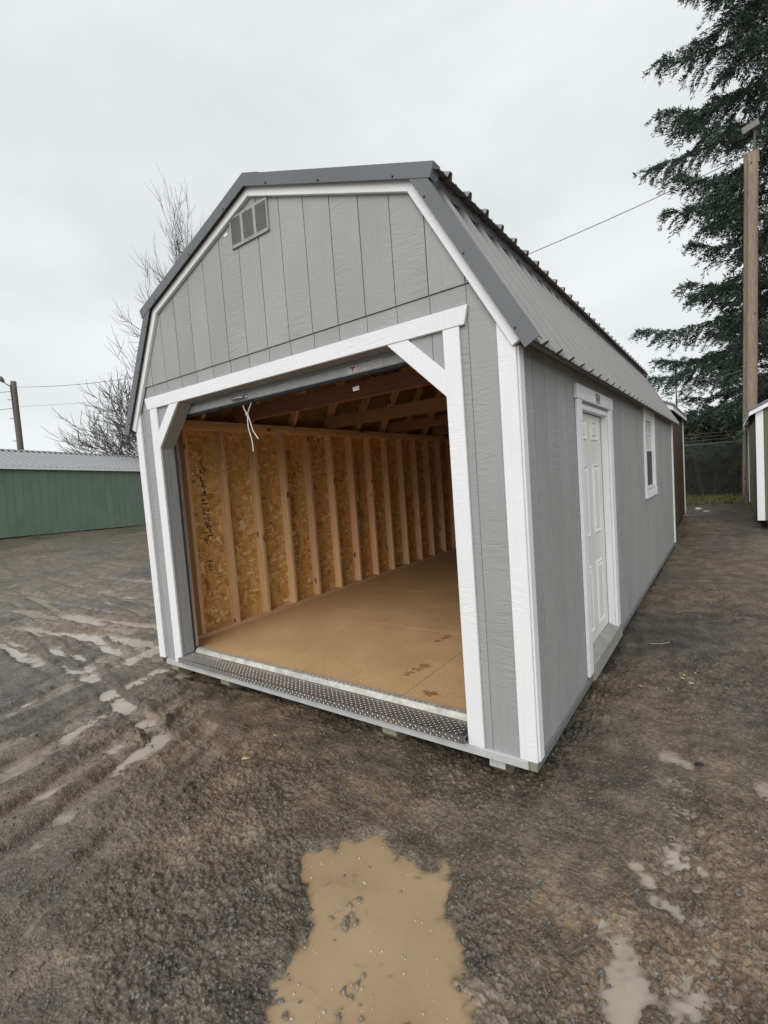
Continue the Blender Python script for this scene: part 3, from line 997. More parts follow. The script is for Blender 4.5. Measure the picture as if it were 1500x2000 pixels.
# left wall: OSB sheets, studs, plates; planks outside
def side_wall(s, name, openings):
    bk = MB()
    xo, xi = s * (HW - .0052), s * (HW - .0125)
    x0, x1 = sorted((xo, xi))
    z0, z1 = ZB, 1.93
    ys = [.017]
    for (a, b, c, d) in openings:
        bk.box(x0, x1, ys[-1], a, z0, z1)
        if c > z0: bk.box(x0, x1, a + .0005, b - .0005, z0, c)
        bk.box(x0, x1, a + .0005, b - .0005, d, z1)
        ys.append(b)
    bk.box(x0, x1, ys[-1], LEN - .02, z0, z1)
    wl = part(name, bk, M_SIDE, shed)
    px0, px1 = sorted((s * HW, s * (HW - .0048)))
    me_cache = {}
    k = -1
    while True:
        y0, y1 = .03 + GS * k + GAP, .03 + GS * (k + 1) - GAP
        k += 1
        y0 = max(y0, .002)
        if y0 > LEN - .05: break
        y1 = min(y1, LEN)
        spans = [(y0, y1, ZB, 1.935)]
        for (a, b, c, d) in openings:
            ns = []
            for (p, q_, e, f) in spans:
                if q_ <= a or p >= b:
                    ns.append((p, q_, e, f)); continue
                if p < a: ns.append((p, a, e, f))
                if q_ > b: ns.append((b, q_, e, f))
                u, v = max(p, a), min(q_, b)
                if c > e + .02: ns.append((u, v, e, c))
                ns.append((u, v, d, f))
            spans = ns
        for (p, q_, e, f) in spans:
            if q_ - p < .008: continue
            key = (round(q_ - p, 4), round(e, 3), round(f, 3))
            if key not in me_cache:
                me_cache[key] = MB().box(px0, px1, 0, q_ - p, e, f).mesh('plank')
            link('plank', me_cache[key], M_SIDE, wl, (random.uniform(-.0004, .0004), p, 0))
    # OSB inside
    ox0, ox1 = sorted((s * (HW - .013), s * (HW - .022)))
    y = .03
    while y < LEN - .05:
        y1 = min(y + 1.22, LEN - .03)
        segs = [(y, y1, FZ, 1.95)]
        for (a, b, c, d) in openings:
            ns = []
            for (p, q_, e, f) in segs:
                if q_ <= a or p >= b: ns.append((p, q_, e, f)); continue
                if p < a: ns.append((p, a, e, f))
                if q_ > b: ns.append((b, q_, e, f))
                u, v = max(p, a), min(q_, b)
                if c > e + .02: ns.append((u, v, e, c))
                if f > d: ns.append((u, v, d, f))
            segs = ns
        for (p, q_, e, f) in segs:
            part('osb_panel', MB().box(ox0, ox1, p, q_ - .003, e, f), M_OSB, wl)
        y = y1
    sx0, sx1 = sorted((s * (HW - .0225), s * 1.567))
    stud = MB().cbox(sx0, sx1, -.038, 0, 0.0, 1.925, .002).mesh('stud')
    for k in range(18):
        yy = .376 + .4014 * k
        if any(a - .02 < yy < b + .05 for (a, b, c, d) in openings) or yy > LEN - .08: continue
        link('stud', stud, M_STUD, wl, (0, yy, 0))
    for k, (za, zb_) in enumerate(((FZ + .0005, -.0005), (1.9255, 1.966), (1.967, 2.008))):
        runs = [(.07, LEN - .03)]
        if k == 0 and openings:
            runs = [(.07, openings[0][0] - .02), (openings[0][1] + .02, LEN - .03)]
        for (ra, rb_) in runs:
            part('wall_plate', MB().cbox(sx0, sx1, ra, rb_, za, zb_, .002), M_PLATEW, wl)
    return wl
lw = side_wall(-1, 'left_wall', [])
DY0, DY1, DZ0, DZ1 = 1.150, 2.040, -.050, 1.735
WY0, WY1, WZ0, WZ1 = 4.135, 4.870, .985, 1.875
rw = side_wall(1, 'right_wall', [(DY0, DY1, ZB - .01, DZ1), (WY0, WY1, WZ0, WZ1)])

# stencil marks on the OSB
def stencil(yc, z0, z1, cols, seed):
    rr = random.Random(seed)
    mb = MB()
    X = -(HW - .0225) + .0012
    z = z1
    while z > z0:
        size = rr.choice((.018, .024, .03, .045))
        cnt = rr.randint(3, 9)
        off = rr.choice(cols)
        for _ in range(cnt):
            for st in range(3):
                y = yc + off + rr.uniform(-.5, .5) * size * 1.6
                zz = z + rr.uniform(-.3, .3) * size
                if rr.random() < .5: hy, hz = size * .5, size * .09
                else: hy, hz = size * .09, size * .4
                mb.add([(X, y - hy, zz - hz), (X, y + hy, zz - hz), (X, y + hy, zz + hz), (X, y - hy, zz + hz)], [(0, 1, 2, 3)])
            z -= size * .95
            if z < z0: break
        z -= rr.uniform(.0, .05)
    return part('stencil_print', mb, M_INK, lw, kind='stuff')
stencil(.535, .30, 1.72, (-.035, .0, .03), 3)
stencil(1.735, .42, 1.72, (-.03, .0, .02), 4)
stencil(2.96, .50, 1.70, (-.02, .02), 5)

# roof structure: joists, rafters, deck
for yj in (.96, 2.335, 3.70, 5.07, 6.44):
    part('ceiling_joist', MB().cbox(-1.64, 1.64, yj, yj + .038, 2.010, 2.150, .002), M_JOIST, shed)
rf = MB()
roof = None
def slope_frame(s, which):
    if which == 'low':
        return (s * OUT_E[0], OUT_E[1]), (s * OUT_KL[0], OUT_KL[1]), (s * nL[0], nL[1])
    return (s * OUT_K[0], OUT_K[1]), (0.0, OUT_R[1]), (s * nU[0], nU[1])
YF, YR = -.055, LEN + .09
# deck (roof itself) : boards d .026 -> .038
deck = MB()
for s in (-1, 1):
    for which, d0, d1 in (('low', .028, .038), ('up', .028, .038)):
        p, q_, nn = slope_frame(s, which)
        ln = math.hypot(q_[0] - p[0], q_[1] - p[1]); tx, tz = (q_[0] - p[0]) / ln, (q_[1] - p[1]) / ln
        a0, a1 = (.01, ln - .022) if which == 'low' else (.02, ln - .012)
        P = lambda a, d: (p[0] + tx * a + nn[0] * d, p[1] + tz * a + nn[1] * d)
        deck.prism([P(a0, d0), P(a1, d0), P(a1, d1), P(a0, d1)], 'y', YF + .02, YR - .02)
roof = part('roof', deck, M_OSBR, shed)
raft = {}
for s in (-1, 1):
    for which in ('low', 'up'):
        p, q_, nn = slope_frame(s, which)
        ln = math.hypot(q_[0] - p[0], q_[1] - p[1]); tx, tz = (q_[0] - p[0]) / ln, (q_[1] - p[1]) / ln
        P = lambda a, d: (p[0] + tx * a + nn[0] * d, p[1] + tz * a + nn[1] * d)
        a0, a1 = (.13, ln - .09) if which == 'low' else (.12, ln - .05)
        me = MB().prism([P(a0, .0385), P(a1, .0385), P(a1, .125), P(a0, .125)], 'y', 0, .038).mesh('rafter')
        k = 0
        y = .57
        while y < LEN - .1:
            link('rafter', me, M_STUD, roof, (0, y, 0)); y += .6
# collar/gusset at knees
# rear wall
rwb = MB()
rwb.prism(gable_clip([(-HW, ZB), (HW, ZB), (HW, 4), (-HW, 4)], .04), 'y', LEN - .018, LEN - .012)
rear = part('rear_wall', rwb, M_OSB, shed)
for k in range(-2, 16):
    x0, x1 = max(G0 + GS * k + GAP, -HW), min(G0 + GS * (k + 1) - GAP, HW)
    if x1 - x0 < .02: continue
    pl = gable_clip([(x0, ZB), (x1, ZB), (x1, 4), (x0, 4)], .04)
    if len(pl) > 2: part('plank', MB().prism(pl, 'y', LEN - .0115, LEN - .002), M_SIDE, rear)
for k in range(8):
    x = -1.5 + .4 * k
    zt_ = 2.85 if abs(x) < 1.0 else 2.2
    part('stud', MB().cbox(x, x + .038, LEN - .108, LEN - .019, 0, zt_, .002), M_STUD, rear)
part('wall_plate', MB().cbox(-1.565, 1.565, LEN - .108, LEN - .019, FZ + .0005, -.0005, .002), M_PLATEW, rear)

# metal sheets with ribs
RIB = .2286
def roof_sheet(s, which, y0, y1, a_over0, a_over1):
    p, q_, nn = slope_frame(s, which)
    ln = math.hypot(q_[0] - p[0], q_[1] - p[1]); tx, tz = (q_[0] - p[0]) / ln, (q_[1] - p[1]) / ln
    prof = []
    y = y0
    nrib = int(round((y1 - y0) / RIB))
    for k in range(nrib):
        yb = y0 + k * RIB
        prof += [(yb, .0), (yb + .002, .0)] if k == 0 else [(yb, .0)]
        c = yb + RIB / 2
        prof += [(yb + .035, 0), (yb + .040, .0045), (yb + .050, .0045), (yb + .055, 0)]
        prof += [(c - .024, 0), (c - .012, .030), (c + .012, .030), (c + .024, 0)]
        prof += [(yb + RIB - .055, 0), (yb + RIB - .050, .0045), (yb + RIB - .040, .0045), (yb + RIB - .035, 0)]
    prof.append((y1 - .0015, 0))
    mb = MB()
    base_d = .024
    rows = []
    for a in (a_over0, ln + a_over1):
        for th_ in (0.0, .0022):
            rows.append([(p[0] + tx * a + nn[0] * (base_d - h + th_), yy, p[1] + tz * a + nn[1] * (base_d - h + th_)) for (yy, h) in prof])
    n = len(prof)
    vs = sum(rows, [])
    fs = []
    for i in range(n - 1):
        fs.append((i, i + 1, 2 * n + i + 1, 2 * n + i))            # top
        fs.append((n + i, 3 * n + i, 3 * n + i + 1, n + i + 1))     # bottom
        fs.append((i, n + i, n + i + 1, i + 1))
        fs.append((2 * n + i, 2 * n + i + 1, 3 * n + i + 1, 3 * n + i))
    fs.append((0, 2 * n, 3 * n, n)); fs.append((n - 1, 2 * n - 1, 4 * n - 1, 3 * n - 1))
    mb.add(vs, fs)
    o = part('roof_sheet', mb, M_ROOF, roof)
    return o
Y = .030 - RIB / 2 + .0001
for s in (-1, 1):
    for which, o0, o1 in (('low', -.012, -.004), ('up', -.035, -.006)):
        y = -.032 - RIB / 2 + .07
        y = -.032 + RIB / 2 - RIB / 2
        y = -.044
        while y < YR - .3:
            k = min(4, int(round((YR - .04 - y) / RIB)))
            if k < 1: break
            roof_sheet(s, which, y, y + k * RIB, o0, o1)
            y += k * RIB
# drip flashing under the edge of the upper slope
for s in (-1, 1):
    pk, pr_, nu = slope_frame(s, 'up'); lu = math.hypot(pr_[0] - pk[0], pr_[1] - pk[1])
    vx, vz = (pr_[0] - pk[0]) / lu, (pr_[1] - pk[1]) / lu
    Q = lambda a, d: (pk[0] + vx * a + nu[0] * d, pk[1] + vz * a + nu[1] * d)
    part('eave_flashing', MB().prism([Q(.012, .040), Q(.018, .040), Q(.018, .074), Q(.012, .074)], 'y', -.054, YR - .001), M_FLASH, roof)
    part('soffit', MB().prism([Q(.019, .058), Q(.10, .058), Q(.10, .071), Q(.019, .071)], 'y', -.030, YR - .03), M_FLASH, roof)
# ridge cap
rc = MB()
e = ridge_at(.0)
for s in (-1, 1):
    a = (0, OUT_R[1] + .006); b = (s * .15, OUT_R[1] + .006 - .15 * (OUT_R[1] - OUT_K[1]) / OUT_K[0])
    rc.prism([a, b, (b[0], b[1] - .003), (a[0], a[1] - .003)], 'y', YF - .006, YR)
part('ridge_cap', rc, M_FLASH, roof)
# rake flashings (front and rear)
DF = .072
def rake(y0, y1, sign):
    for s in (-1, 1):
        pE, pK, nn = slope_frame(s, 'low'); ln = math.hypot(pK[0] - pE[0], pK[1] - pE[1])
        tx, tz = (pK[0] - pE[0]) / ln, (pK[1] - pE[1]) / ln
        P = lambda a, d: (pE[0] + tx * a + nn[0] * d, pE[1] + tz * a + nn[1] * d)
        o = part('rake_flashing', MB().prism(clip([P(-.012, .0), P(ln + .1, .0), P(ln + .1, DF), P(-.012, DF)], s * cU(DF - .004)[0], *cU(DF - .004)[1:]), 'y', y0, y1), M_FLASH, roof)
        part('rake_flashing', MB().prism([P(-.012, .0), P(ln - .045, .0), P(ln - .045, .003), P(-.012, .003)], 'y', y1 + .0005, y1 + sign * .05) if sign > 0 else MB().prism([P(-.012, .0), P(ln - .045, .0), P(ln - .045, .003), P(-.012, .003)], 'y', y0 - .05, y0 - .0005), M_FLASH, roof)
        for a in (.09, .55, .93):
            c = P(a, DF - .012)
            mbx = MB().tube([(c[0], y0 - .004, c[1]), (c[0], y0 + .001, c[1])], .0055, 6)
            part('screw', mbx, M_BLACK, roof)
        pK2, pR, nu = slope_frame(s, 'up'); lu = math.hypot(pR[0] - pK2[0], pR[1] - pK2[1])
        ux, uz = (pR[0] - pK2[0]) / lu, (pR[1] - pK2[1]) / lu
        Q = lambda a, d: (pK2[0] + ux * a + nu[0] * d, pK2[1] + uz * a + nu[1] * d)
        e0 = Q(lu, 0); e1 = (0, Q(lu, DF)[1] + (0 - Q(lu, DF)[0]) * uz / ux)
        part('rake_flashing', MB().prism([Q(-.006, .0), e0, e1, Q(-.006, DF)], 'y', y0 - .003, y1 - .0005), M_FLASH, roof)
        part('rake_flashing', MB().prism([Q(-.006, .0), e0, (e0[0], e0[1] - .003), Q(-.006, .003)], 'y', y1, y1 + .05) if sign > 0 else MB().prism([Q(-.006, .0), e0, (e0[0], e0[1] - .003), Q(-.006, .003)], 'y', y0 - .053, y0 - .0035), M_FLASH, roof)
        part('rake_end_cap', MB().prism([Q(-.010, .0), Q(-.0062, .0), Q(-.0062, DF), Q(-.010, DF)], 'y', *((y0 - .003, y1 + .06) if sign > 0 else (y0 - .06, y1))), M_FLASH, roof)
        for a in (.22, .75, 1.2):
            c = Q(a, DF - .012)
            part('screw', MB().tube([(c[0], y0 - .008, c[1]), (c[0], y0 - .001, c[1])], .0055, 6), M_BLACK, roof)
rake(-.062, -.056, 1)
rake(YR + .004, YR + .010, -1)
# white rake trim under the flashing
D0, D1 = .060, .118
for yy0, yy1 in ((-.034, -.0088), (LEN, LEN + .03)):
    for s in (-1, 1):
        kO, kI = knee_at(D0), knee_at(D1)
        a, b, c = cL(D0); zE = 1.905
        eO = ((c - b * zE) / a, zE); a, b, c = cL(D1); eI = ((c - b * (zE - .012)) / a, zE - .012)
        eO = (eO[0], eO[1] + .02)
        m_ = lambda q: (s * q[0], q[1])
        board('rake_trim', [m_(eO), m_(kO), m_(kI), m_(eI)], 'y', yy0, yy1)
        rO, rI = ridge_at(D0), ridge_at(D1)
        board('rake_trim', [m_(kO), (s * .0006, rO[1]), (s * .0006, rI[1]), m_(kI)], 'y', yy0, yy1)
# eave fascia closing the wall to the roof
for s in (-1, 1):
    x0, x1 = sorted((s * 1.6925, s * 1.726))
    part('eave_fascia', MB().box(x0, x1, .063, LEN - .11, 1.938, 1.975), M_SIDE, shed)
# gable vent
vent = part('gable_vent', MB().box(-.212, .158, -.0125, -.0085, 2.948, 3.150), M_SIDE, shed)
for c, (x0, x1) in enumerate(((-.203, -.107), (-.080, .019), (.046, .146))):
    part('vent_recess', MB().box(x0, x1, -.0132, -.0126, 2.968, 3.136), M_SIDE, vent)
    for k in range(14):
        z = 2.968 + .168 * (k + .5) / 14
        mb = MB(); hz = .0032
        mb.prism([(-.0225, z - hz - .0025), (-.0205, z - hz - .0035), (-.0133, z + hz), (-.0145, z + hz + .0015)], 'x', x0, x1)
        part('louvre', mb, M_SIDE, vent)
for (x0, x1, z0, z1) in ((-.212, -.203, 2.948, 3.150), (.146, .158, 2.948, 3.150), (-.107, -.080, 2.968, 3.136), (.019, .046, 2.968, 3.136), (-.2025, .1455, 2.948, 2.968), (-.2025, .1455, 3.136, 3.150)):
    part('vent_frame', MB().box(x0, x1, -.0215, -.0126, z0, z1), M_SIDE, vent)
for x, z in ((-.2, 2.955), (.15, 2.955), (-.03, 2.956), (-.05, 3.143)):
    part('screw', MB().tube([(x, -.0245, z), (x, -.021, z)], .004, 6), M_DARKGREY, vent)
# gouge of pale paint near the vent
part('paint_chip', MB().prism([(-.30, 3.075), (-.265, 3.082), (-.25, 3.068), (-.27, 3.06), (-.295, 3.062)], 'y', -.0105, -.0088), M_WHITE, front)

# roll-up door
rd = MB()
for k in range(5):
    z0 = 2.035 + k * .05
    rd.prism([(.120, z0), (.120, z0 + .03), (.128, z0 + .035), (.128, z0 + .049), (.131, z0 + .049), (.131, z0 + .035), (.124, z0 + .03), (.124, z0)], 'x', OX0 + .02, OX1 - .02)
rdo = part('roll_up_door', rd, M_LGMETAL, shed)
part('bottom_bar', MB().cbox(OX0 + .014, OX1 - .014, .112, .142, 1.976, 2.036, .006), M_LGMETAL, rdo)
part('bottom_seal', MB().cbox(OX0 + .016, OX1 - .016, .116, .150, 1.955, 1.9755, .008), M_BLACK, rdo)
dr = MB(); dr.tube([(OX0 + .02, .40, 2.235), (OX1 - .02, .40, 2.235)], .20, 28)
part('door_drum', dr, M_DARKGREY, rdo, smooth=False)
hd_ = MB()
hx = -.44
hd_.tube([(hx - .062, .108, 2.002), (hx - .05, .088, 2.000), (hx - .03, .080, 2.000), (hx + .03, .080, 2.000), (hx + .05, .088, 2.000), (hx + .062, .108, 2.002)], .0085, 8)
for sx in (-1, 1):
    hd_.prism([(hx + sx * .068 + .026 * math.cos(a), 2.003 + .019 * math.sin(a)) for a in [i * math.pi / 6 for i in range(12)]], 'y', .1065, .1115)
part('lift_handle', hd_, M_GALV, rdo, True)
# safety label with a red mark on the bottom bar
lab = part('warning_label', MB().box(.60, .86, .1100, .1116, 1.985, 2.028), plain('pale_label', (.62, .61, .60), .5), rdo)
part('red_mark', MB().prism([(.615, 2.022), (.665, 2.022), (.665, 2.014), (.648, 2.010), (.645, 1.994), (.636, 1.994), (.636, 2.010), (.615, 2.016)], 'y', .1088, .1096), plain('red_print', (.42, .07, .04), .5), lab)
lt = MB()
rr = random.Random(5)
for row in range(4):
    x = .68
    while x < .845:
        wd = rr.uniform(.008, .03)
        lt.box(x, min(x + wd, .85), .1090, .1096, 1.991 + row * .009, 1.995 + row * .009)
        x += wd + .006
part('label_print', lt, plain('grey_print', (.25, .25, .25), .6), lab, kind='stuff')
# side guides
for s, x in ((-1, OX0), (1, OX1)):
    x0, x1 = sorted((x + s * .012, x - s * .014))
    gd = part('door_guide', MB().cbox(x0, x1, JD + .001, JD + .012, -.045, 2.03, .002), M_BLACK, shed)
    x0, x1 = sorted((x + s * .012, x + s * .004))
    part('guide_channel', MB().box(x0, x1, JD + .0125, JD + .05, -.038, 2.03), M_GALV, gd)
# torn paper tab hanging inside the header
part('paper_tab', MB().prism([(.545, 1.925), (.600, 1.930), (.598, 1.902), (.550, 1.900)], 'y', .215, .2165), M_LITTER, rdo)

# rope knotted to the door
rp0 = Vector((-.385, .130, 1.955))
rope = MB()
kn = rp0 + Vector((-.005, 0, -.075))
def curve_pts(ps, n=10):
    o = []
    for i in range(len(ps) - 1):
        p0 = ps[max(i - 1, 0)]; p1 = ps[i]; p2 = ps[i + 1]; p3 = ps[min(i + 2, len(ps) - 1)]
        for k in range(n):
            t = k / n
            o.append(.5 * ((2 * p1) + (-p0 + p2) * t + (2 * p0 - 5 * p1 + 4 * p2 - p3) * t * t + (-p0 + 3 * p1 - 3 * p2 + p3) * t ** 3))
    o.append(ps[-1]); return o
V_ = Vector
for ps in ([rp0 + V_((-.045, 0, -.005)), rp0 + V_((-.03, -.003, -.04)), kn],
           [rp0 + V_((.055, 0, .008)), rp0 + V_((.03, -.003, -.03)), kn],
           [kn, kn + V_((.01, -.01, -.10)), kn + V_((.035, -.008, -.20)), kn + V_((.040, -.01, -.28))],
           [kn, kn + V_((.035, -.01, -.06)), kn + V_((.06, -.01, -.13)), kn + V_((.105, -.006, -.195))]):
    rope.tube(curve_pts(ps, 8), .0042, 6)
for k in range(3):
    c = kn + V_((0, 0, .006 * (k - 1)))
    rope.tube([c + V_((.009 * math.cos(a), .009 * math.sin(a) - .002, .003 * math.sin(a + k))) for a in [i * math.pi / 5 for i in range(11)]], .0042, 6)
ro = part('pull_rope', rope, M_ROPE, smooth=True)
tag(ro, 'thin white knotted pull rope dangling from the raised roll-up door', 'rope')

# ---- side door
DX = 1.640
door = part('side_door', MB().cbox(DX - .04, DX, DY0 + .006, DY1 - .012, .004, DZ1 - .035, .002), M_DOORW, shed)
dw0, dw1 = DY0 + .006, DY1 - .012
pw = (dw1 - dw0 - .15 * 2 - .16) / 2
rows = ((.115, .565), (.69, 1.235), (1.335, 1.575))
rows = ((.12, .60), (.80, 1.33), (1.50, 1.665))
for (z0, z1) in ((.09, .58), (.80, 1.325), (1.505, 1.655)):
    for c in range(2):
        y0 = dw0 + .15 + c * (pw + .16); y1 = y0 + pw
        # sunken moulding ring and raised field
        fr = MB()
        def ring(x_a, i_a, x_b, i_b):
            a = [(x_a, y0 + i_a, z0 + i_a), (x_a, y1 - i_a, z0 + i_a), (x_a, y1 - i_a, z1 - i_a), (x_a, y0 + i_a, z1 - i_a)]
            b = [(x_b, y0 + i_b, z0 + i_b), (x_b, y1 - i_b, z0 + i_b), (x_b, y1 - i_b, z1 - i_b), (x_b, y0 + i_b, z1 - i_b)]
            fr.add(a + b, [(i, (i + 1) % 4, 4 + (i + 1) % 4, 4 + i) for i in range(4)])
        ring(DX + .0005, 0, DX + .010, .006); ring(DX + .010, .006, DX + .010, .011); ring(DX + .010, .011, DX + .001, .022)
        ring(DX + .001, .022, DX + .001, .030); ring(DX + .001, .030, DX + .008, .042)
        fr.add([(DX + .008, y0 + .042, z0 + .042), (DX + .008, y1 - .042, z0 + .042), (DX + .008, y1 - .042, z1 - .042), (DX + .008, y0 + .042, z1 - .042)], [(0, 1, 2, 3)])
        part('door_panel', fr, M_DOORW, door)
hk = MB()
# jambs
part('door_jamb', MB().box(DX - .06, HW + .0005, DY1 - .008, DY1 + .012, -.03, DZ1 + .001), M_WHITE, shed)
part('door_jamb', MB().box(DX - .06, HW + .0005, DY0 - .012, DY0 + .004, -.03, DZ1 + .001), M_WHITE, shed)
part('door_jamb', MB().box(DX - .06, HW + .0003, DY0 + .0045, DY1 - .0085, DZ1 - .03, DZ1), M_WHITE, shed)
part('weather_strip', MB().box(DX - .02, DX + .002, DY1 - .0115, DY1 - .0085, .0, DZ1 - .03), M_BLACK, shed)
part('weather_strip', MB().box(DX - .02, DX + .002, DY0 + .01, DY1 - .01, DZ1 - .0345, DZ1 - .031), M_BLACK, shed)
# trims
board('door_trim', [(1.045, -.085), (1.150, -.085), (1.150, 1.7545), (1.045, 1.7545)], 'x', HW + .001, HW + .021)
board('door_trim', [(2.050, -.085), (2.160, -.085), (2.160, 1.7545), (2.050, 1.7545)], 'x', HW + .001, HW + .021)
hb = board('door_header_trim', [(1.020, 1.755), (2.180, 1.755), (2.180, 1.848), (1.020, 1.848)], 'x', HW + .001, HW + .024)
# small maker's label
lb = part('maker_label', MB().box(HW + .0242, HW + .0252, 1.555, 1.685, 1.766, 1.836), plain('dark_green_label', (.06, .085, .06), .5), hb)
part('label_field', MB().box(HW + .0253, HW + .0258, 1.56, 1.68, 1.768, 1.788), plain('grey_label', (.30, .33, .31), .5), lb)
part('label_field', MB().box(HW + .0253, HW + .0258, 1.575, 1.665, 1.800, 1.820), plain('ochre_label', (.36, .30, .08), .5), lb)
part('label_field', MB().box(HW + .0253, HW + .0258, 1.600, 1.640, 1.824, 1.832), plain('pale_label_text', (.6, .6, .55), .5), lb)
# sill
sl = MB().prism([(DX - .03, .003), (DX + .0, .001), (HW + .030, -.035), (HW + .030, -.140), (HW + .022, -.146), (HW + .001, -.146), (HW + .001, -.070), (DX - .03, -.03)][::1], 'y', 1.158, 2.170)
part('door_sill', sl, M_SILL, shed)
# ---- window
win = MB()
def rect_frame(mb, x0, x1, y0, y1, z0, z1, t):
    mb.box(x0, x1, y0, y0 + t, z0, z1); mb.box(x0, x1, y1 - t, y1, z0, z1)
    mb.box(x0, x1, y0 + t, y1 - t, z0, z0 + t); mb.box(x0, x1, y0 + t, y1 - t, z1 - t, z1)
rect_frame(win, HW - .06, HW + .012, WY0, WY1, WZ0, WZ1, .035)
wino = part('window', win, M_VINYL, shed)
us = MB(); rect_frame(us, HW - .030, HW - .004, WY0 + .036, WY1 - .036, 1.435, WZ1 - .036, .030)
part('upper_sash', us, M_VINYL, wino)
ls = MB(); rect_frame(ls, HW - .054, HW - .031, WY0 + .036, WY1 - .036, WZ0 + .036, 1.462, .030)
part('lower_sash', ls, M_VINYL, wino)
part('pane', MB().box(HW - .019, HW - .015, WY0 + .066, WY1 - .066, 1.465, WZ1 - .066), M_GLASS, wino)
part('pane', MB().box(HW - .045, HW - .041, WY0 + .066, WY1 - .066, WZ0 + .066, 1.432), M_GLASS, wino)
for z in (1.65,):
    part('muntin', MB().box(HW - .0145, HW - .008, WY0 + .067, WY1 - .067, z - .009, z + .009), M_VINYL, wino)
ym = (WY0 + WY1) / 2
part('muntin', MB().box(HW - .0146, HW - .0079, ym - .009, ym + .009, 1.466, 1.6405), M_VINYL, wino)
part('muntin', MB().box(HW - .0146, HW - .0079, ym - .009, ym + .009, 1.6595, WZ1 - .067), M_VINYL, wino)
part('insect_screen', MB().box(HW - .012, HW - .0105, WY0 + .036, WY1 - .036, WZ0 + .036, 1.434), M_SCREEN, wino)
board('window_trim', [(4.040, .972), (4.134, .972), (4.134, 1.876), (4.040, 1.876)], 'x', HW + .001, HW + .020)
board('window_trim', [(4.871, .972), (4.965, .972), (4.965, 1.876), (4.871, 1.876)], 'x', HW + .001, HW + .020)
board('window_trim', [(4.030, 1.877), (4.975, 1.877), (4.975, 1.932), (4.030, 1.932)], 'x', HW + .001, HW + .022)
board('window_sill', [(4.030, .884), (4.985, .884), (4.985, .971), (4.030, .971)], 'x', HW + .001, HW + .026)

# ------------------------------------------------------------------ green shed across the yard
A = Vector((-19.66, 3.93, .20)); B = Vector((-20.70, 9.93, .0))
ux = (B - A).normalized()
gs = empty('green_shed', A)
uy = Vector((0, 0, 1)).cross(ux).normalized(); uz = ux.cross(uy)
gs.matrix_world = Matrix.Translation(A) @ Matrix((ux, uy, uz)).transposed().to_4x4()
tag(gs, 'long dark green shed with grey ribbed metal roof across the muddy yard', 'shed')
# local: x along wall, y away (behind), z up ; camera sees face y=0
gx0, gx1, gd, gh = -7.0, 8.6, 3.6, 2.60
part('wall', MB().box(gx0, gx1, .010, gd, .0, gh), M_GREEN, gs)
k = 0
x = gx0
gme = MB().box(.003, .3017, 0, .0095, 0, gh).mesh('plank')
while x < gx1 - .1:
    link('plank', gme, M_GREEN, gs, (x, random.uniform(-.001, .001), 0)); x += .3047
rise = .92
rmb = MB().prism([(-.14, gh + .06), (gd / 2, gh + rise), (gd + .14, gh + .06), (gd + .14, gh + .02), (gd / 2, gh + rise - .04), (-.14, gh + .02)], 'x', gx0 - .12, gx1 + .12)
gr = part('roof', rmb, M_ROOF, gs)
sl_l = math.hypot(gd / 2 + .14, rise - .06)
M_ROOFG = plain('pale_grey_roof_steel', (.37, .38, .39), .40, .0, .06, 2)
gr.data.materials.clear(); gr.data.materials.append(M_ROOFG)
rib = MB().prism([(-.02, 0), (-.008, .028), (.008, .028), (.02, 0)], 'y', 0, 1).mesh('roof_rib')
tl = MB()
p0, p1 = Vector((0, -.14, gh + .06)), Vector((0, gd / 2, gh + rise))
rb = MB()
d = (p1 - p0); nn = Vector((0, -d.z, d.y)).normalized()
rbm = MB().add([p0 + Vector((-.020, 0, 0)), p0 + Vector((-.016, 0, 0)) + nn * .06, p0 + Vector((.016, 0, 0)) + nn * .06, p0 + Vector((.020, 0, 0)),
                p1 + Vector((-.020, 0, 0)), p1 + Vector((-.016, 0, 0)) + nn * .06, p1 + Vector((.016, 0, 0)) + nn * .06, p1 + Vector((.020, 0, 0))],
               [(0, 4, 5, 1), (1, 5, 6, 2), (2, 6, 7, 3), (0, 1, 2, 3)]).mesh('roof_rib')
x = gx0
while x < gx1:
    link('roof_rib', rbm, M_ROOFG, gr, (x, 0, 0)); x += .2286
part('eave_trim', MB().box(gx0 - .1, gx1 + .1, -.165, -.142, gh - .02, gh + .068), M_WHITE, gs)
part('ridge_cap', MB().prism([(gd / 2 - .16, gh + rise - .03), (gd / 2, gh + rise + .045), (gd / 2 + .16, gh + rise - .03)], 'x', gx0 - .12, gx1 + .12), M_FLASH, gr)
for yy in (.25, gd / 2, gd - .25):
    part('skid', MB().box(gx0 + .05, gx1 - .05, yy - .06, yy + .06, -.30, -.001), M_SKID, gs)

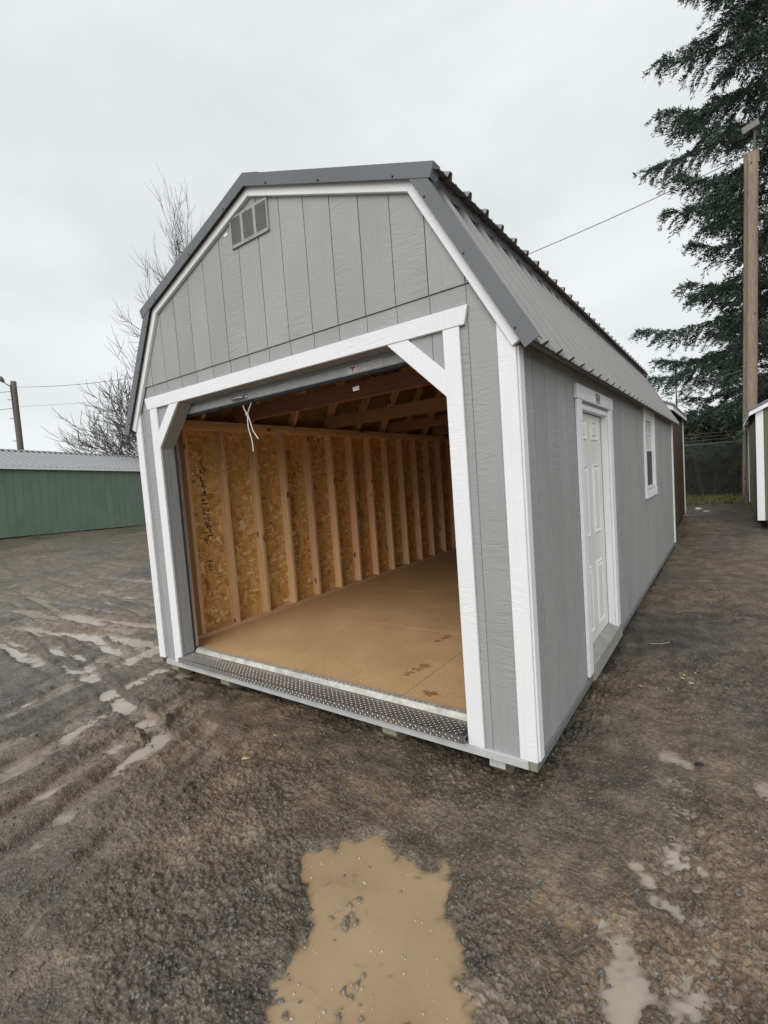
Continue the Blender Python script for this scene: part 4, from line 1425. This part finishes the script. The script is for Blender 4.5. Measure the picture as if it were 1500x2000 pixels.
# ------------------------------------------------------------------ olive and brown sheds
def gable_shed(name, label, x0, x1, y0, y1, zb, zw, rise, siding, trimw, over=.11):
    r = empty(name, ((x0 + x1) / 2, (y0 + y1) / 2, gz((x0 + x1) / 2, (y0 + y1) / 2)))
    off = -Vector(r.location)
    tag(r, label, 'shed')
    pp = lambda n, mb, m, par=None: part(n, mb, m, par or r, loc=off if par is None else None)
    xm = (x0 + x1) / 2
    wl = pp('wall', MB().prism([(x0 + .01, zb), (x1 - .01, zb), (x1 - .01, zw), (xm, zw + rise - .03), (x0 + .01, zw)], 'y', y0 + .01, y1 - .01), siding)
    k = x0
    while k < x1 - .02:
        a, b = k + .003, min(k + .2, x1)
        tz = lambda x: zw + (rise - .03) * (1 - abs(x - xm) / (xm - x0))
        pts = [(a, zb), (b, zb), (b, tz(b)), (a, tz(a))]
        part('plank', MB().prism(pts, 'y', y0, y0 + .0095), siding, wl)
        k += .2032
    k = y0
    pm = {}
    while k < y1 - .02:
        wdt = round(min(.2, y1 - k) - .003, 4)
        for s, xx in ((0, x0), (1, x1 - .0095)):
            if (wdt, s) not in pm: pm[(wdt, s)] = MB().box(xx, xx + .0095, 0, wdt, zb, zw).mesh('plank')
            link('plank', pm[(wdt, s)], siding, wl, (0, k + .003, 0))
        k += .2032
    for xx in (x0 - .012, x1 - trimw + .012):
        for ya, yb in ((y0 - .022, y0 - .001), (y1 + .001, y1 + .02)):
            pp('corner_trim', MB().box(xx, xx + trimw, ya, yb, zb, zw + .0), M_WHITE)
    for xa, xb in ((x0 - .02, x0 - .001), (x1 + .001, x1 + .02)):
        pp('corner_trim', MB().box(xa, xb, y1 - .09, y1, zb, zw), M_WHITE)
    sl = rise / (xm - x0)
    zo = zw + .03 - over * sl
    rmb = MB().prism([(x0 - over, zo), (xm, zw + rise + .03), (x1 + over, zo), (x1 + over, zo + .045), (xm, zw + rise + .078), (x0 - over, zo + .045)], 'y', y0 - .10, y1 + .10)
    rf_ = pp('roof', rmb, M_FLASH)
    k = y0 - .05
    rm = None
    while k < y1 + .06:
        for s in (-1, 1):
            a = Vector((xm + s * (xm - x0 + over), 0, zo + .045)); b = Vector((xm, 0, zw + rise + .078))
            q = MB().beam(a, b, .03, .03).mesh('roof_rib')
            link('roof_rib', q, M_ROOF, rf_, (0, k, 0))
        k += .2286
    for s in (-1, 1):
        a = (xm + s * (xm - x0 + over), zo - .001); b = (xm, zw + rise + .029)
        pp('rake_trim', MB().prism([a, b, (b[0], b[1] - .07), (a[0], a[1] - .07)], 'y', y0 - .099, y0 - .078), M_WHITE)
        xa, xb = sorted((a[0], a[0] - s * .018))
        pp('eave_trim', MB().box(xa, xb, y0 - .077, y1 + .09, zo - .07, zo - .002), M_WHITE)
    for k in range(3):
        xx = x0 + .2 + k * (x1 - x0 - .4) / 2
        pp('skid', MB().box(xx - .05, xx + .05, y0 + .06, y1 - .02, min(gz(x0, y0), gz(x0, y1)) - .05, zb - .001), M_SKID)
    return r
gable_shed('olive_shed', 'olive green shed with white corner boards beside the timber utility pole', 2.915, 6.3, 9.42, 14.0, .025, 2.12, .85, M_OLIVE, .115, .11)
gable_shed('brown_shed', 'brown shed with pale roof trim standing right behind the grey garage shed', -1.5, 1.57, 8.35, 11.75, -.03, 2.30, .75, M_BROWN, .09, .09)

# ------------------------------------------------------------------ poles and wires
def pole(name, label, base, top, r0, r1, mat):
    r = empty(name, base)
    tag(r, label, 'utility pole')
    mb = MB(); b = Vector(base); t = Vector(top)
    n = 14
    mb.tube([(t - b) * (i / n) + Vector((0, 0, -.3 if i == 0 else 0)) for i in range(n + 1)], [r0 + (r1 - r0) * i / n for i in range(n + 1)], 12)
    part('shaft', mb, mat, r, True)
    return r
pr_b = Vector((2.92, 14.75, gz(2.92, 14.75))); pr_t = Vector((3.13, 14.95, 9.35))
pr = pole('utility_pole', 'thick brown timber utility pole with flat floodlight beside the fir tree', pr_b, pr_t, .172, .160, M_POLE)
pt = pr_t - pr_b
part('split_top', MB().prism([(pt.x - .02, pt.z - .3), (pt.x + .17, pt.z - .3), (pt.x + .16, pt.z + .12), (pt.x + .11, pt.z + .04), (pt.x + .06, pt.z + .16)], 'y', pt.y - .09, pt.y + .09), M_POLE, pr)
fl = MB()
fc = pt + Vector((-.02, -.35, .52))
fl.beam(fc + Vector((-.17, 0, -.05)), fc + Vector((.17, .0, .05)), .18, .14, (0, -.35, 1))
flo_ = part('floodlight', fl, M_LAMP, pr)
part('bracket', MB().beam(fc + Vector((.1, .05, 0)), pt + Vector((.05, 0, -.3)), .05, .05), M_FENCE, pr)
part('conduit', MB().tube([pt * .02 + Vector((-.09, -.155, .1)), pt + Vector((-.09, -.145, -.2))], .012, 6), M_FENCE, pr)

pl_b = Vector((-28.55, 7.75, gz(-28.5, 7.7))); pl_t = Vector((-28.75, 7.90, 8.05))
plo = pole('utility_pole', 'grey utility pole with arm lamp standing behind the green shed', pl_b, pl_t, .165, .135, M_GREYPOLE)
q = pl_t - pl_b
part('lamp_arm', MB().tube([q + Vector((-.02, -.1, -.30)), q + Vector((-.10, -.30, -.16)), q + Vector((-.16, -.42, .02))], .03, 6), M_FENCE, plo)
lh = MB().tube([q + Vector((-.14, -.38, -.06)), q + Vector((-.18, -.46, .08)), q + Vector((-.20, -.52, .22))], [.06, .13, .09], 8)
part('lamp_head', lh, M_WIRE, plo)
for zz in (-1.0, -2.0, -3.2):
    part('step_bolt', MB().tube([q + Vector((0, -.1, zz)), q + Vector((0, -.36, zz))], .018, 5), M_FENCE, plo)
part('riser_cable', MB().tube([q + Vector((.05, -.18, -.2)), q + Vector((.1, -.19, -4.5))], .025, 5), M_FENCE, plo)

def wire(name, label, a, b, sag, r, n=36):
    a, b = Vector(a), Vector(b)
    mid = (a + b) / 2
    pts = []
    for i in range(n + 1):
        t = i / n
        p = a.lerp(b, t) - Vector((0, 0, 4 * sag * t * (1 - t))) - a
        pts.append(p)
    o = part(name, MB().tube(pts, r, 5), M_WIRE, smooth=True)
    o.location = a
    tag(o, label, 'cable')
    return o
wire('overhead_cable', 'slack overhead cable sagging from the brown pole across behind the shed roof', pr_t + Vector((-.10, -.15, -.06)), pl_t + Vector((.1, .12, -.30)), 1.55, .012)
wire('overhead_cable', 'thin lower cable running from the grey pole behind the shed', pl_t + Vector((.1, .12, -1.35)), (-6, 24, 7.0), .2, .007)
wire('overhead_cable', 'upper cable leaving the grey pole away from the shed', pl_t + Vector((-.0, -.15, -.55)), (-27.5, -6, 5.2), .15, .014)
wire('overhead_cable', 'lower cable leaving the grey pole away from the shed', pl_t + Vector((-.0, -.15, -1.45)), (-27.5, -6, 4.6), .15, .014)
wire('overhead_cable', 'green tinted cable stretched through the fir tree to the brown pole', (-6, 26, 3.4), pr_b + Vector((.08, -.1, 3.75)), .1, .012)

# ------------------------------------------------------------------ chain link fence
FY = 17.6
fz = gz(2, FY)
fx0, fx1 = -1.0, 8.0
fence = empty('chain_link_fence', (1.0, FY, fz))
tag(fence, 'chain link fence topped with barbed wire in front of dark undergrowth', 'fence')
FH = 1.83
for x in (-.9, 1.12, 4.2, 7.2):
    part('post', MB().tube([(x - 1.0, 0, -.1), (x - 1.0, 0, FH + .05)], .035, 8), M_GALV, fence, True)
    part('barb_arm', MB().tube([(x - 1.0, 0, FH + .05), (x - 1.0, -.2, FH + .38)], .015, 5), M_GALV, fence)
part('top_rail', MB().tube([(fx0 - 1.0, .0, FH), (fx1 - 1.0, .0, FH)], .021, 6), M_FENCE, fence, True)
for k in range(3):
    part('barbed_strand', MB().tube([(fx0 - 1.0, -.07 * (k + 1), FH + .14 + .105 * k), (fx1 - 1.0, -.07 * (k + 1), FH + .13 + .105 * k)], .006, 4), M_FENCE, fence)
cl = MB()
pit = .075
L_ = fx1 - fx0
def strand(x, sgn):
    a, b = Vector((x, 0, .03)), Vector((x + sgn * FH * .72, 0, FH - .02))
    if b.x > L_:
        t = (L_ - a.x) / (b.x - a.x); b = a.lerp(b, t)
    if b.x < 0:
        t = a.x / (a.x - b.x); b = a.lerp(b, t)
    if a.x > L_:
        t = (a.x - L_) / (a.x - b.x); a = a.lerp(b, t)
    if a.x < 0:
        t = -a.x / (b.x - a.x); a = a.lerp(b, t)
    if (b - a).length < .05: return
    o_ = Vector((fx0 - 1.0, -.037 - (.004 if sgn > 0 else 0), 0))
    cl.tube([a + o_, b + o_], .0042, 3, False)
x = -FH
while x < L_ + FH:
    if x + FH * .72 > 0.05 and x < L_ - .05: strand(x, 1)
    if x - FH * .72 < L_ - .05 and x > .05: strand(x, -1)
    x += pit
part('wire_mesh', cl, M_FENCE, fence, kind='stuff')

# ------------------------------------------------------------------ vegetation
def leaf_cloud(C, D, ln, wd, Up=None):
    """C centres (n,3), D unit direction, ln/wd arrays -> kite quads"""
    n = len(C)
    rnd = RNG.normal(size=(n, 3))
    side = np.cross(D, rnd); side /= np.linalg.norm(side, axis=1, keepdims=True) + 1e-9
    l = ln[:, None]; w_ = wd[:, None]
    nrm = np.cross(D, side)
    P0 = C; P2 = C + D * l
    P1 = C + D * l * .45 + side * w_ * .5 + nrm * w_ * .18
    P3 = C + D * l * .45 - side * w_ * .5 + nrm * w_ * .18
    V = np.stack([P0, P1, P2, P3], 1).reshape(-1, 3)
    F = np.arange(4 * n).reshape(n, 4)
    return V, F

def conifer(name, label, base, height, rad, nbr, mat, z_low=.06, spray=1.0, seed=1, dens=1.0, group=None, lean=0):
    rg = np.random.default_rng(seed)
    r = empty(name, base)
    tag(r, label, 'tree', group)
    n = 16
    tmb = MB().tube([(lean * (i / n) ** 2, 0, -.2 + height * i / n) for i in range(n + 1)], [max(.012, height * .016 * (1 - i / n) ** .9) for i in range(n + 1)], 9)
    part('trunk', tmb, M_BARK, r, True)
    limbs = MB()
    Cs, Ds, Ls, Ws = [], [], [], []
    for i in range(nbr):
        t = z_low + (1 - z_low) * ((i + rg.random()) / nbr) ** .92
        zt_ = t * height
        ln = rad * (1 - t) ** .68 * (.60 + .5 * rg.random()) + .25
        if t < .10: ln *= .8 + 2 * t
        hi = zt_ > 20
        az = i * 2.39996 + rg.normal() * .25
        dr_ = np.array([math.sin(az), math.cos(az)])
        rise_ = rg.uniform(.0, .22) + .45 * t
        droop = rg.uniform(.10, .22) * (1.2 - t)
        m = 10
        pts = []
        wig = rg.normal(size=2) * .05
        for k in range(m + 1):
            u = k / m
            hx_ = ln * u
            z = zt_ + ln * (rise_ * u - (droop + rise_ * .65) * u * u + .55 * max(u - .72, 0))
            p = (lean * t * t + dr_[0] * hx_ - dr_[1] * wig[0] * hx_ * u * 3, dr_[1] * hx_ + dr_[0] * wig[0] * hx_ * u * 3, z)
            pts.append(p)
        limbs.tube(pts, [max(.006, .035 * ln / 4 * (1 - k / m)) + .004 for k in range(m + 1)], 4, False)
        pts = np.array(pts)
        nb = int((9 + 12 * ln) * dens * (.3 if hi else 1))
        for b_ in range(nb):
            u = .14 + .86 * (b_ + rg.random()) / nb
            f = u * m; k0 = min(int(f), m - 1)
            p = pts[k0] + (pts[k0 + 1] - pts[k0]) * (f - k0)
            tan = pts[k0 + 1] - pts[k0]; tan /= np.linalg.norm(tan)
            sd_ = np.array([tan[1], -tan[0], 0]) * (1 if b_ % 2 else -1)
            bl = (.36 + .85 * (1 - u)) * min(1.0, ln / 3.2) * rg.uniform(.55, 1.2) + .12
            bd = tan * rg.uniform(.35, .9) + sd_ * rg.uniform(.35, 1.0) + np.array([0, 0, rg.uniform(-.75, .12)])
            bd /= np.linalg.norm(bd)
            ns = int((22 + 50 * bl) * dens)
            w = rg.random(ns)
            sag_ = np.stack([np.zeros(ns), np.zeros(ns), -.35 * bl * w * w], 1)
            c = p + bd * (bl * w)[:, None] + sag_ + rg.normal(size=(ns, 3)) * .03
            dd = bd * .6 + tan * .45 + rg.normal(size=(ns, 3)) * .5 + np.array([0, 0, -.08])
            dd /= np.linalg.norm(dd, axis=1, keepdims=True)
            Cs.append(c); Ds.append(dd); Ls.append(rg.uniform(.07, .15, ns) * spray); Ws.append(rg.uniform(.018, .036, ns) * spray)
    part('limbs', limbs, M_BARK, r, True)
    V, F = leaf_cloud(np.concatenate(Cs), np.concatenate(Ds), np.concatenate(Ls), np.concatenate(Ws))
    link('crown', fastmesh('crown', V, F), mat, r)
    return r, len(F)
c1 = conifer('fir_tree', 'tall dark fir tree with drooping boughs towering over the timber utility pole', (4.15, 18.75, gz(4.7, 19.6)), 38.0, 4.55, 215, M_NEEDLE, .03, 1.25, 3, 1.0)
c2 = conifer('fir_tree', 'broad dark fir behind the fence, its boughs reaching down to the undergrowth', (3.1, 24.0, gz(3, 24)), 8.5, 3.6, 60, M_NEEDLE2, .04, 1.3, 8, .8)
c3 = conifer('fir_tree', 'thin sparse young fir showing sky between its branches behind the brown shed', (.45, 25.5, gz(0, 25)), 6.1, 1.3, 34, M_NEEDLE2, .1, .9, 9, .40)

# undergrowth behind the fence
n = 34000
cx = RNG.uniform(-2.5, 8.5, n); cyy = 18.3 + 3.5 * RNG.random(n)
lim = 2.1 + .7 * perlin(cx * .7, cyy * 0 + 2, 61) + .5 * perlin(cx * 2.2, cyy, 62) + .25 * (cyy - 18.3)
cz = gz(2, 19) + lim * RNG.random(n) ** .8
Dn = RNG.normal(size=(n, 3)); Dn /= np.linalg.norm(Dn, axis=1, keepdims=True)
V, F = leaf_cloud(np.stack([cx, cyy, cz], 1), Dn, RNG.uniform(.07, .17, n), RNG.uniform(.04, .10, n))
ug = link('undergrowth', fastmesh('undergrowth', V, F), M_UNDER, kind='stuff')
tag(ug, 'dense dark bramble undergrowth filling the space behind the chain link fence', 'undergrowth')
n = 12000
cx = RNG.uniform(-5, 11, n); cyy = 22.5 + 2.5 * RNG.random(n)
cz = gz(2, 20) + (3.0 + .8 * perlin(cx * .5, cyy * 0, 63)) * RNG.random(n)
Dn = RNG.normal(size=(n, 3)); Dn /= np.linalg.norm(Dn, axis=1, keepdims=True)
V, F = leaf_cloud(np.stack([cx, cyy, cz], 1), Dn, RNG.uniform(.2, .45, n), RNG.uniform(.12, .28, n))
hd2 = link('hedge', fastmesh('hedge', V, F), M_UNDER, kind='stuff')
tag(hd2, 'dark thicket closing the view behind the brambles and fence', 'thicket')
tw = MB()
rr = random.Random(4)
for i in range(90):
    x, y = rr.uniform(-1.5, 6), rr.uniform(18.0, 19.2)
    p = Vector((x, y, gz(2, 18) + rr.uniform(0, .6))); d = Vector((rr.uniform(-.6, .6), rr.uniform(-.3, .2), 1)).normalized()
    pts = [p]
    for k in range(7):
        d = (d + Vector((rr.uniform(-.25, .25), rr.uniform(-.15, .1), rr.uniform(-.3, .02)))).normalized()
        pts.append(pts[-1] + d * rr.uniform(.18, .36))
    tw.tube(pts, [.009 - .001 * k for k in range(8)], 4, False)
bt = part('bramble_stems', tw, plain('dry_stem', (.17, .13, .09), .8), kind='stuff')
tag(bt, 'tangled bare brown stems in front of the undergrowth behind the fence', 'stems')
# grass strip before the fence
n = 9000
gx = RNG.uniform(.6, 5.0, n); gy = 13.9 + 4.0 * RNG.random(n)
keep = (perlin(gx * .9, gy * .9, 71) + .35 * (gy - 15.8) / 1.5 + .2 * RNG.normal(size=n)) > 0
gx, gy = gx[keep], gy[keep]; n = len(gx)
gzv, _ = terrain(gx, gy)
Dn = np.stack([RNG.normal(size=n) * .45, RNG.normal(size=n) * .45, np.ones(n)], 1); Dn /= np.linalg.norm(Dn, axis=1, keepdims=True)
V, F = leaf_cloud(np.stack([gx, gy, gzv], 1), Dn, RNG.uniform(.05, .16, n), RNG.uniform(.012, .03, n))
gr_ = link('grass', fastmesh('grass', V, F), M_GRASS, kind='stuff')
tag(gr_, 'patchy damp grass strip along the foot of the chain link fence', 'grass')

def bare_tree(name, label, base, height, spread, seed, group=None, tr_=.16, lev=5, squeeze=1.0):
    rr = random.Random(seed)
    r = empty(name, base)
    tag(r, label, 'tree', group)
    tk, cr = MB(), MB()
    def grow(p, d, ln, rad, level, mb):
        n = 5 if level < 3 else 4
        pts = [p]; dirs = []
        for k in range(n):
            curl = .10 if level < 2 else .20
            d = (d + Vector((rr.gauss(0, curl), rr.gauss(0, curl), rr.gauss(.03 if level < 4 else .10, curl * .6)))).normalized()
            pts.append(pts[-1] + d * ln / n); dirs.append(d)
        r1 = rad * (.62 if level < 4 else .4)
        mb.tube(pts, [rad + (r1 - rad) * k / n for k in range(n + 1)], 6 if level < 2 else (4 if level < 4 else 3), level == 0)
        if level >= lev: return
        kids = (6, 5, 5, 5, 5, 3)[level]
        for c in range(kids):
            u = rr.uniform(.35 if level else .45, 1.0)
            if c == 0: u = 1.0
            f = u * n; k0 = min(int(f), n - 1)
            q_ = pts[k0].lerp(pts[k0 + 1], f - k0)
            ax = Vector((rr.gauss(0, 1), rr.gauss(0, 1), rr.gauss(0, .4)))
            ang = rr.uniform(.35, .85) if c else rr.uniform(.05, .3)
            nd = (dirs[k0] * math.cos(ang) + (ax - dirs[k0] * ax.dot(dirs[k0])).normalized() * math.sin(ang))
            if level == 0: nd = (nd + Vector((0, 0, -.1)) + Vector((nd.x, nd.y, 0)) * spread).normalized()
            grow(q_, nd, ln * rr.uniform(.55, .82), max(.015, rad * (1 - .38 * u) * rr.uniform(.45, .68)), level + 1, cr)
    grow(Vector((0, 0, -.2)), Vector((0, 0, 1)), height * .36, tr_, 0, tk)
    for q_ in (tk, cr):
        q_.v = [(p[0] * squeeze, p[1] * squeeze, p[2]) for p in q_.v]
    part('trunk', tk, M_BARK, r, True)
    part('crown', cr, M_TWIG, r)
    return r
bare_tree('bare_tree', 'leafless deciduous tree with fine twigs rising behind the grey shed roof', (-21.4, 13.75, gz(-20, 14)), 19.0, .12, 12, tr_=.24, squeeze=.62)
bare_tree('bare_tree', 'smaller leafless tree beside the green shed end, low twigs drooping', (-21.6, 14.3, gz(-20, 14)), 10.5, .9, 5, tr_=.14)

# ------------------------------------------------------------------ litter on the ground
def ground_z(x, y):
    return float(terrain(np.array([x]), np.array([y]))[0][0])
def chip(name, label, cat, x, y, l, wd, h, ang, mat, seed, group=None):
    rr = random.Random(seed)
    mb = MB()
    n = 7
    outl = []
    for i in range(n):
        a = 2 * math.pi * i / n
        k = rr.uniform(.7, 1.1)
        outl.append((l * .5 * math.cos(a) * k, wd * .5 * math.sin(a) * k))
    vs = [(p[0], p[1], 0) for p in outl] + [(p[0] * .8, p[1] * .7, h * rr.uniform(.6, 1.2)) for p in outl]
    mb.add(vs, [tuple(range(n))[::-1], tuple(range(n, 2 * n))] + [(i, (i + 1) % n, n + (i + 1) % n, n + i) for i in range(n)])
    o = part(name, mb, mat)
    o.location = (x, y, ground_z(x, y) - h * .15)
    o.rotation_euler = (rr.uniform(-.2, .2), rr.uniform(-.15, .15), ang)
    tag(o, label, cat, group)
    return o
chip('wood_chip', 'pale split wood chip lying in the mud in front of the threshold', 'wood chip', .135, -.535, .085, .03, .014, math.radians(25), M_CHIP, 1)
rr = random.Random(2)
for i in range(9):
    x, y = 2.07 + rr.uniform(-.13, .20), 1.62 + rr.uniform(-.22, .22)
    chip('wood_splinter', 'pale wood splinter on the mud below the side door sill', 'wood chip', x, y, rr.uniform(.025, .06), rr.uniform(.012, .022), .006, rr.uniform(0, 6), M_CHIP, 10 + i, 'splinters by the side door')
tb = part('dry_stick', MB().tube([(0, 0, 0), (.05, .06, .01), (.12, .10, .012), (.26, .16, .004)], [.006, .005, .005, .003], 5), plain('wet_stick', (.22, .15, .09), .7))
tb.location = (2.02, 3.25, ground_z(2.1, 3.3) + .012); tag(tb, 'thin pale stick lying on dark mud beside the grey side wall', 'stick')
tb = part('dry_stick', MB().tube([(0, 0, 0), (.08, -.01, .012), (.14, .05, .012), (.12, .12, .01)], [.003, .003, .003, .002], 5), plain('dull_strand', (.35, .33, .30), .7))
tb.location = (1.90, 2.35, ground_z(1.95, 2.4) + .012); tag(tb, 'bent white strand lying on the mud past the side door', 'strand')
chip('litter_scrap', 'white scrap of litter on the ground near the grass strip', 'litter', 1.80, 13.3, .22, .12, .05, .4, M_LITTER, 31)
chip('litter_scrap', 'flat pale scrap of litter beside the brown shed', 'litter', 1.98, 12.7, .22, .06, .02, .1, M_LITTER, 33)
chip('dark_clod', 'dark flat clod of mud on the ground beside the grey side wall', 'clod', 2.33, .62, .05, .03, .012, .2, M_BLACK, 35)
# bubbles and pale pebbles in the big puddle
ins = []
while len(ins) < 150:
    x, y = RNG.uniform(.95, 1.9), RNG.uniform(-1.45, -.62)
    if polysd(np.array([x]), np.array([y]), PUD_MAIN)[0] < -.03:
        ins.append((x, y))
ins = np.array(ins)
def bubs(n):
    return ins[:n, 0], ins[:n, 1]
bb = rocks('pale_pebbles', 150, plain('pale_pebble', (.42, .37, .30), .35, 0, .3, 20), bubs, .002, .0065, .2)
for i_, v in enumerate(bb.data.vertices):
    pass
nv = len(bb.data.vertices); co = np.empty(nv * 3, np.float32); bb.data.vertices.foreach_get('co', co); co = co.reshape(-1, 12, 3)
low = co[..., 2].mean(1); co[..., 2] += np.maximum(0, (-.283) - low)[:, None]
bb.data.vertices.foreach_set('co', co.ravel()); bb.data.update()
tag(bb, 'tiny pale pebbles and bubbles dotting the brown puddle', 'pebbles')
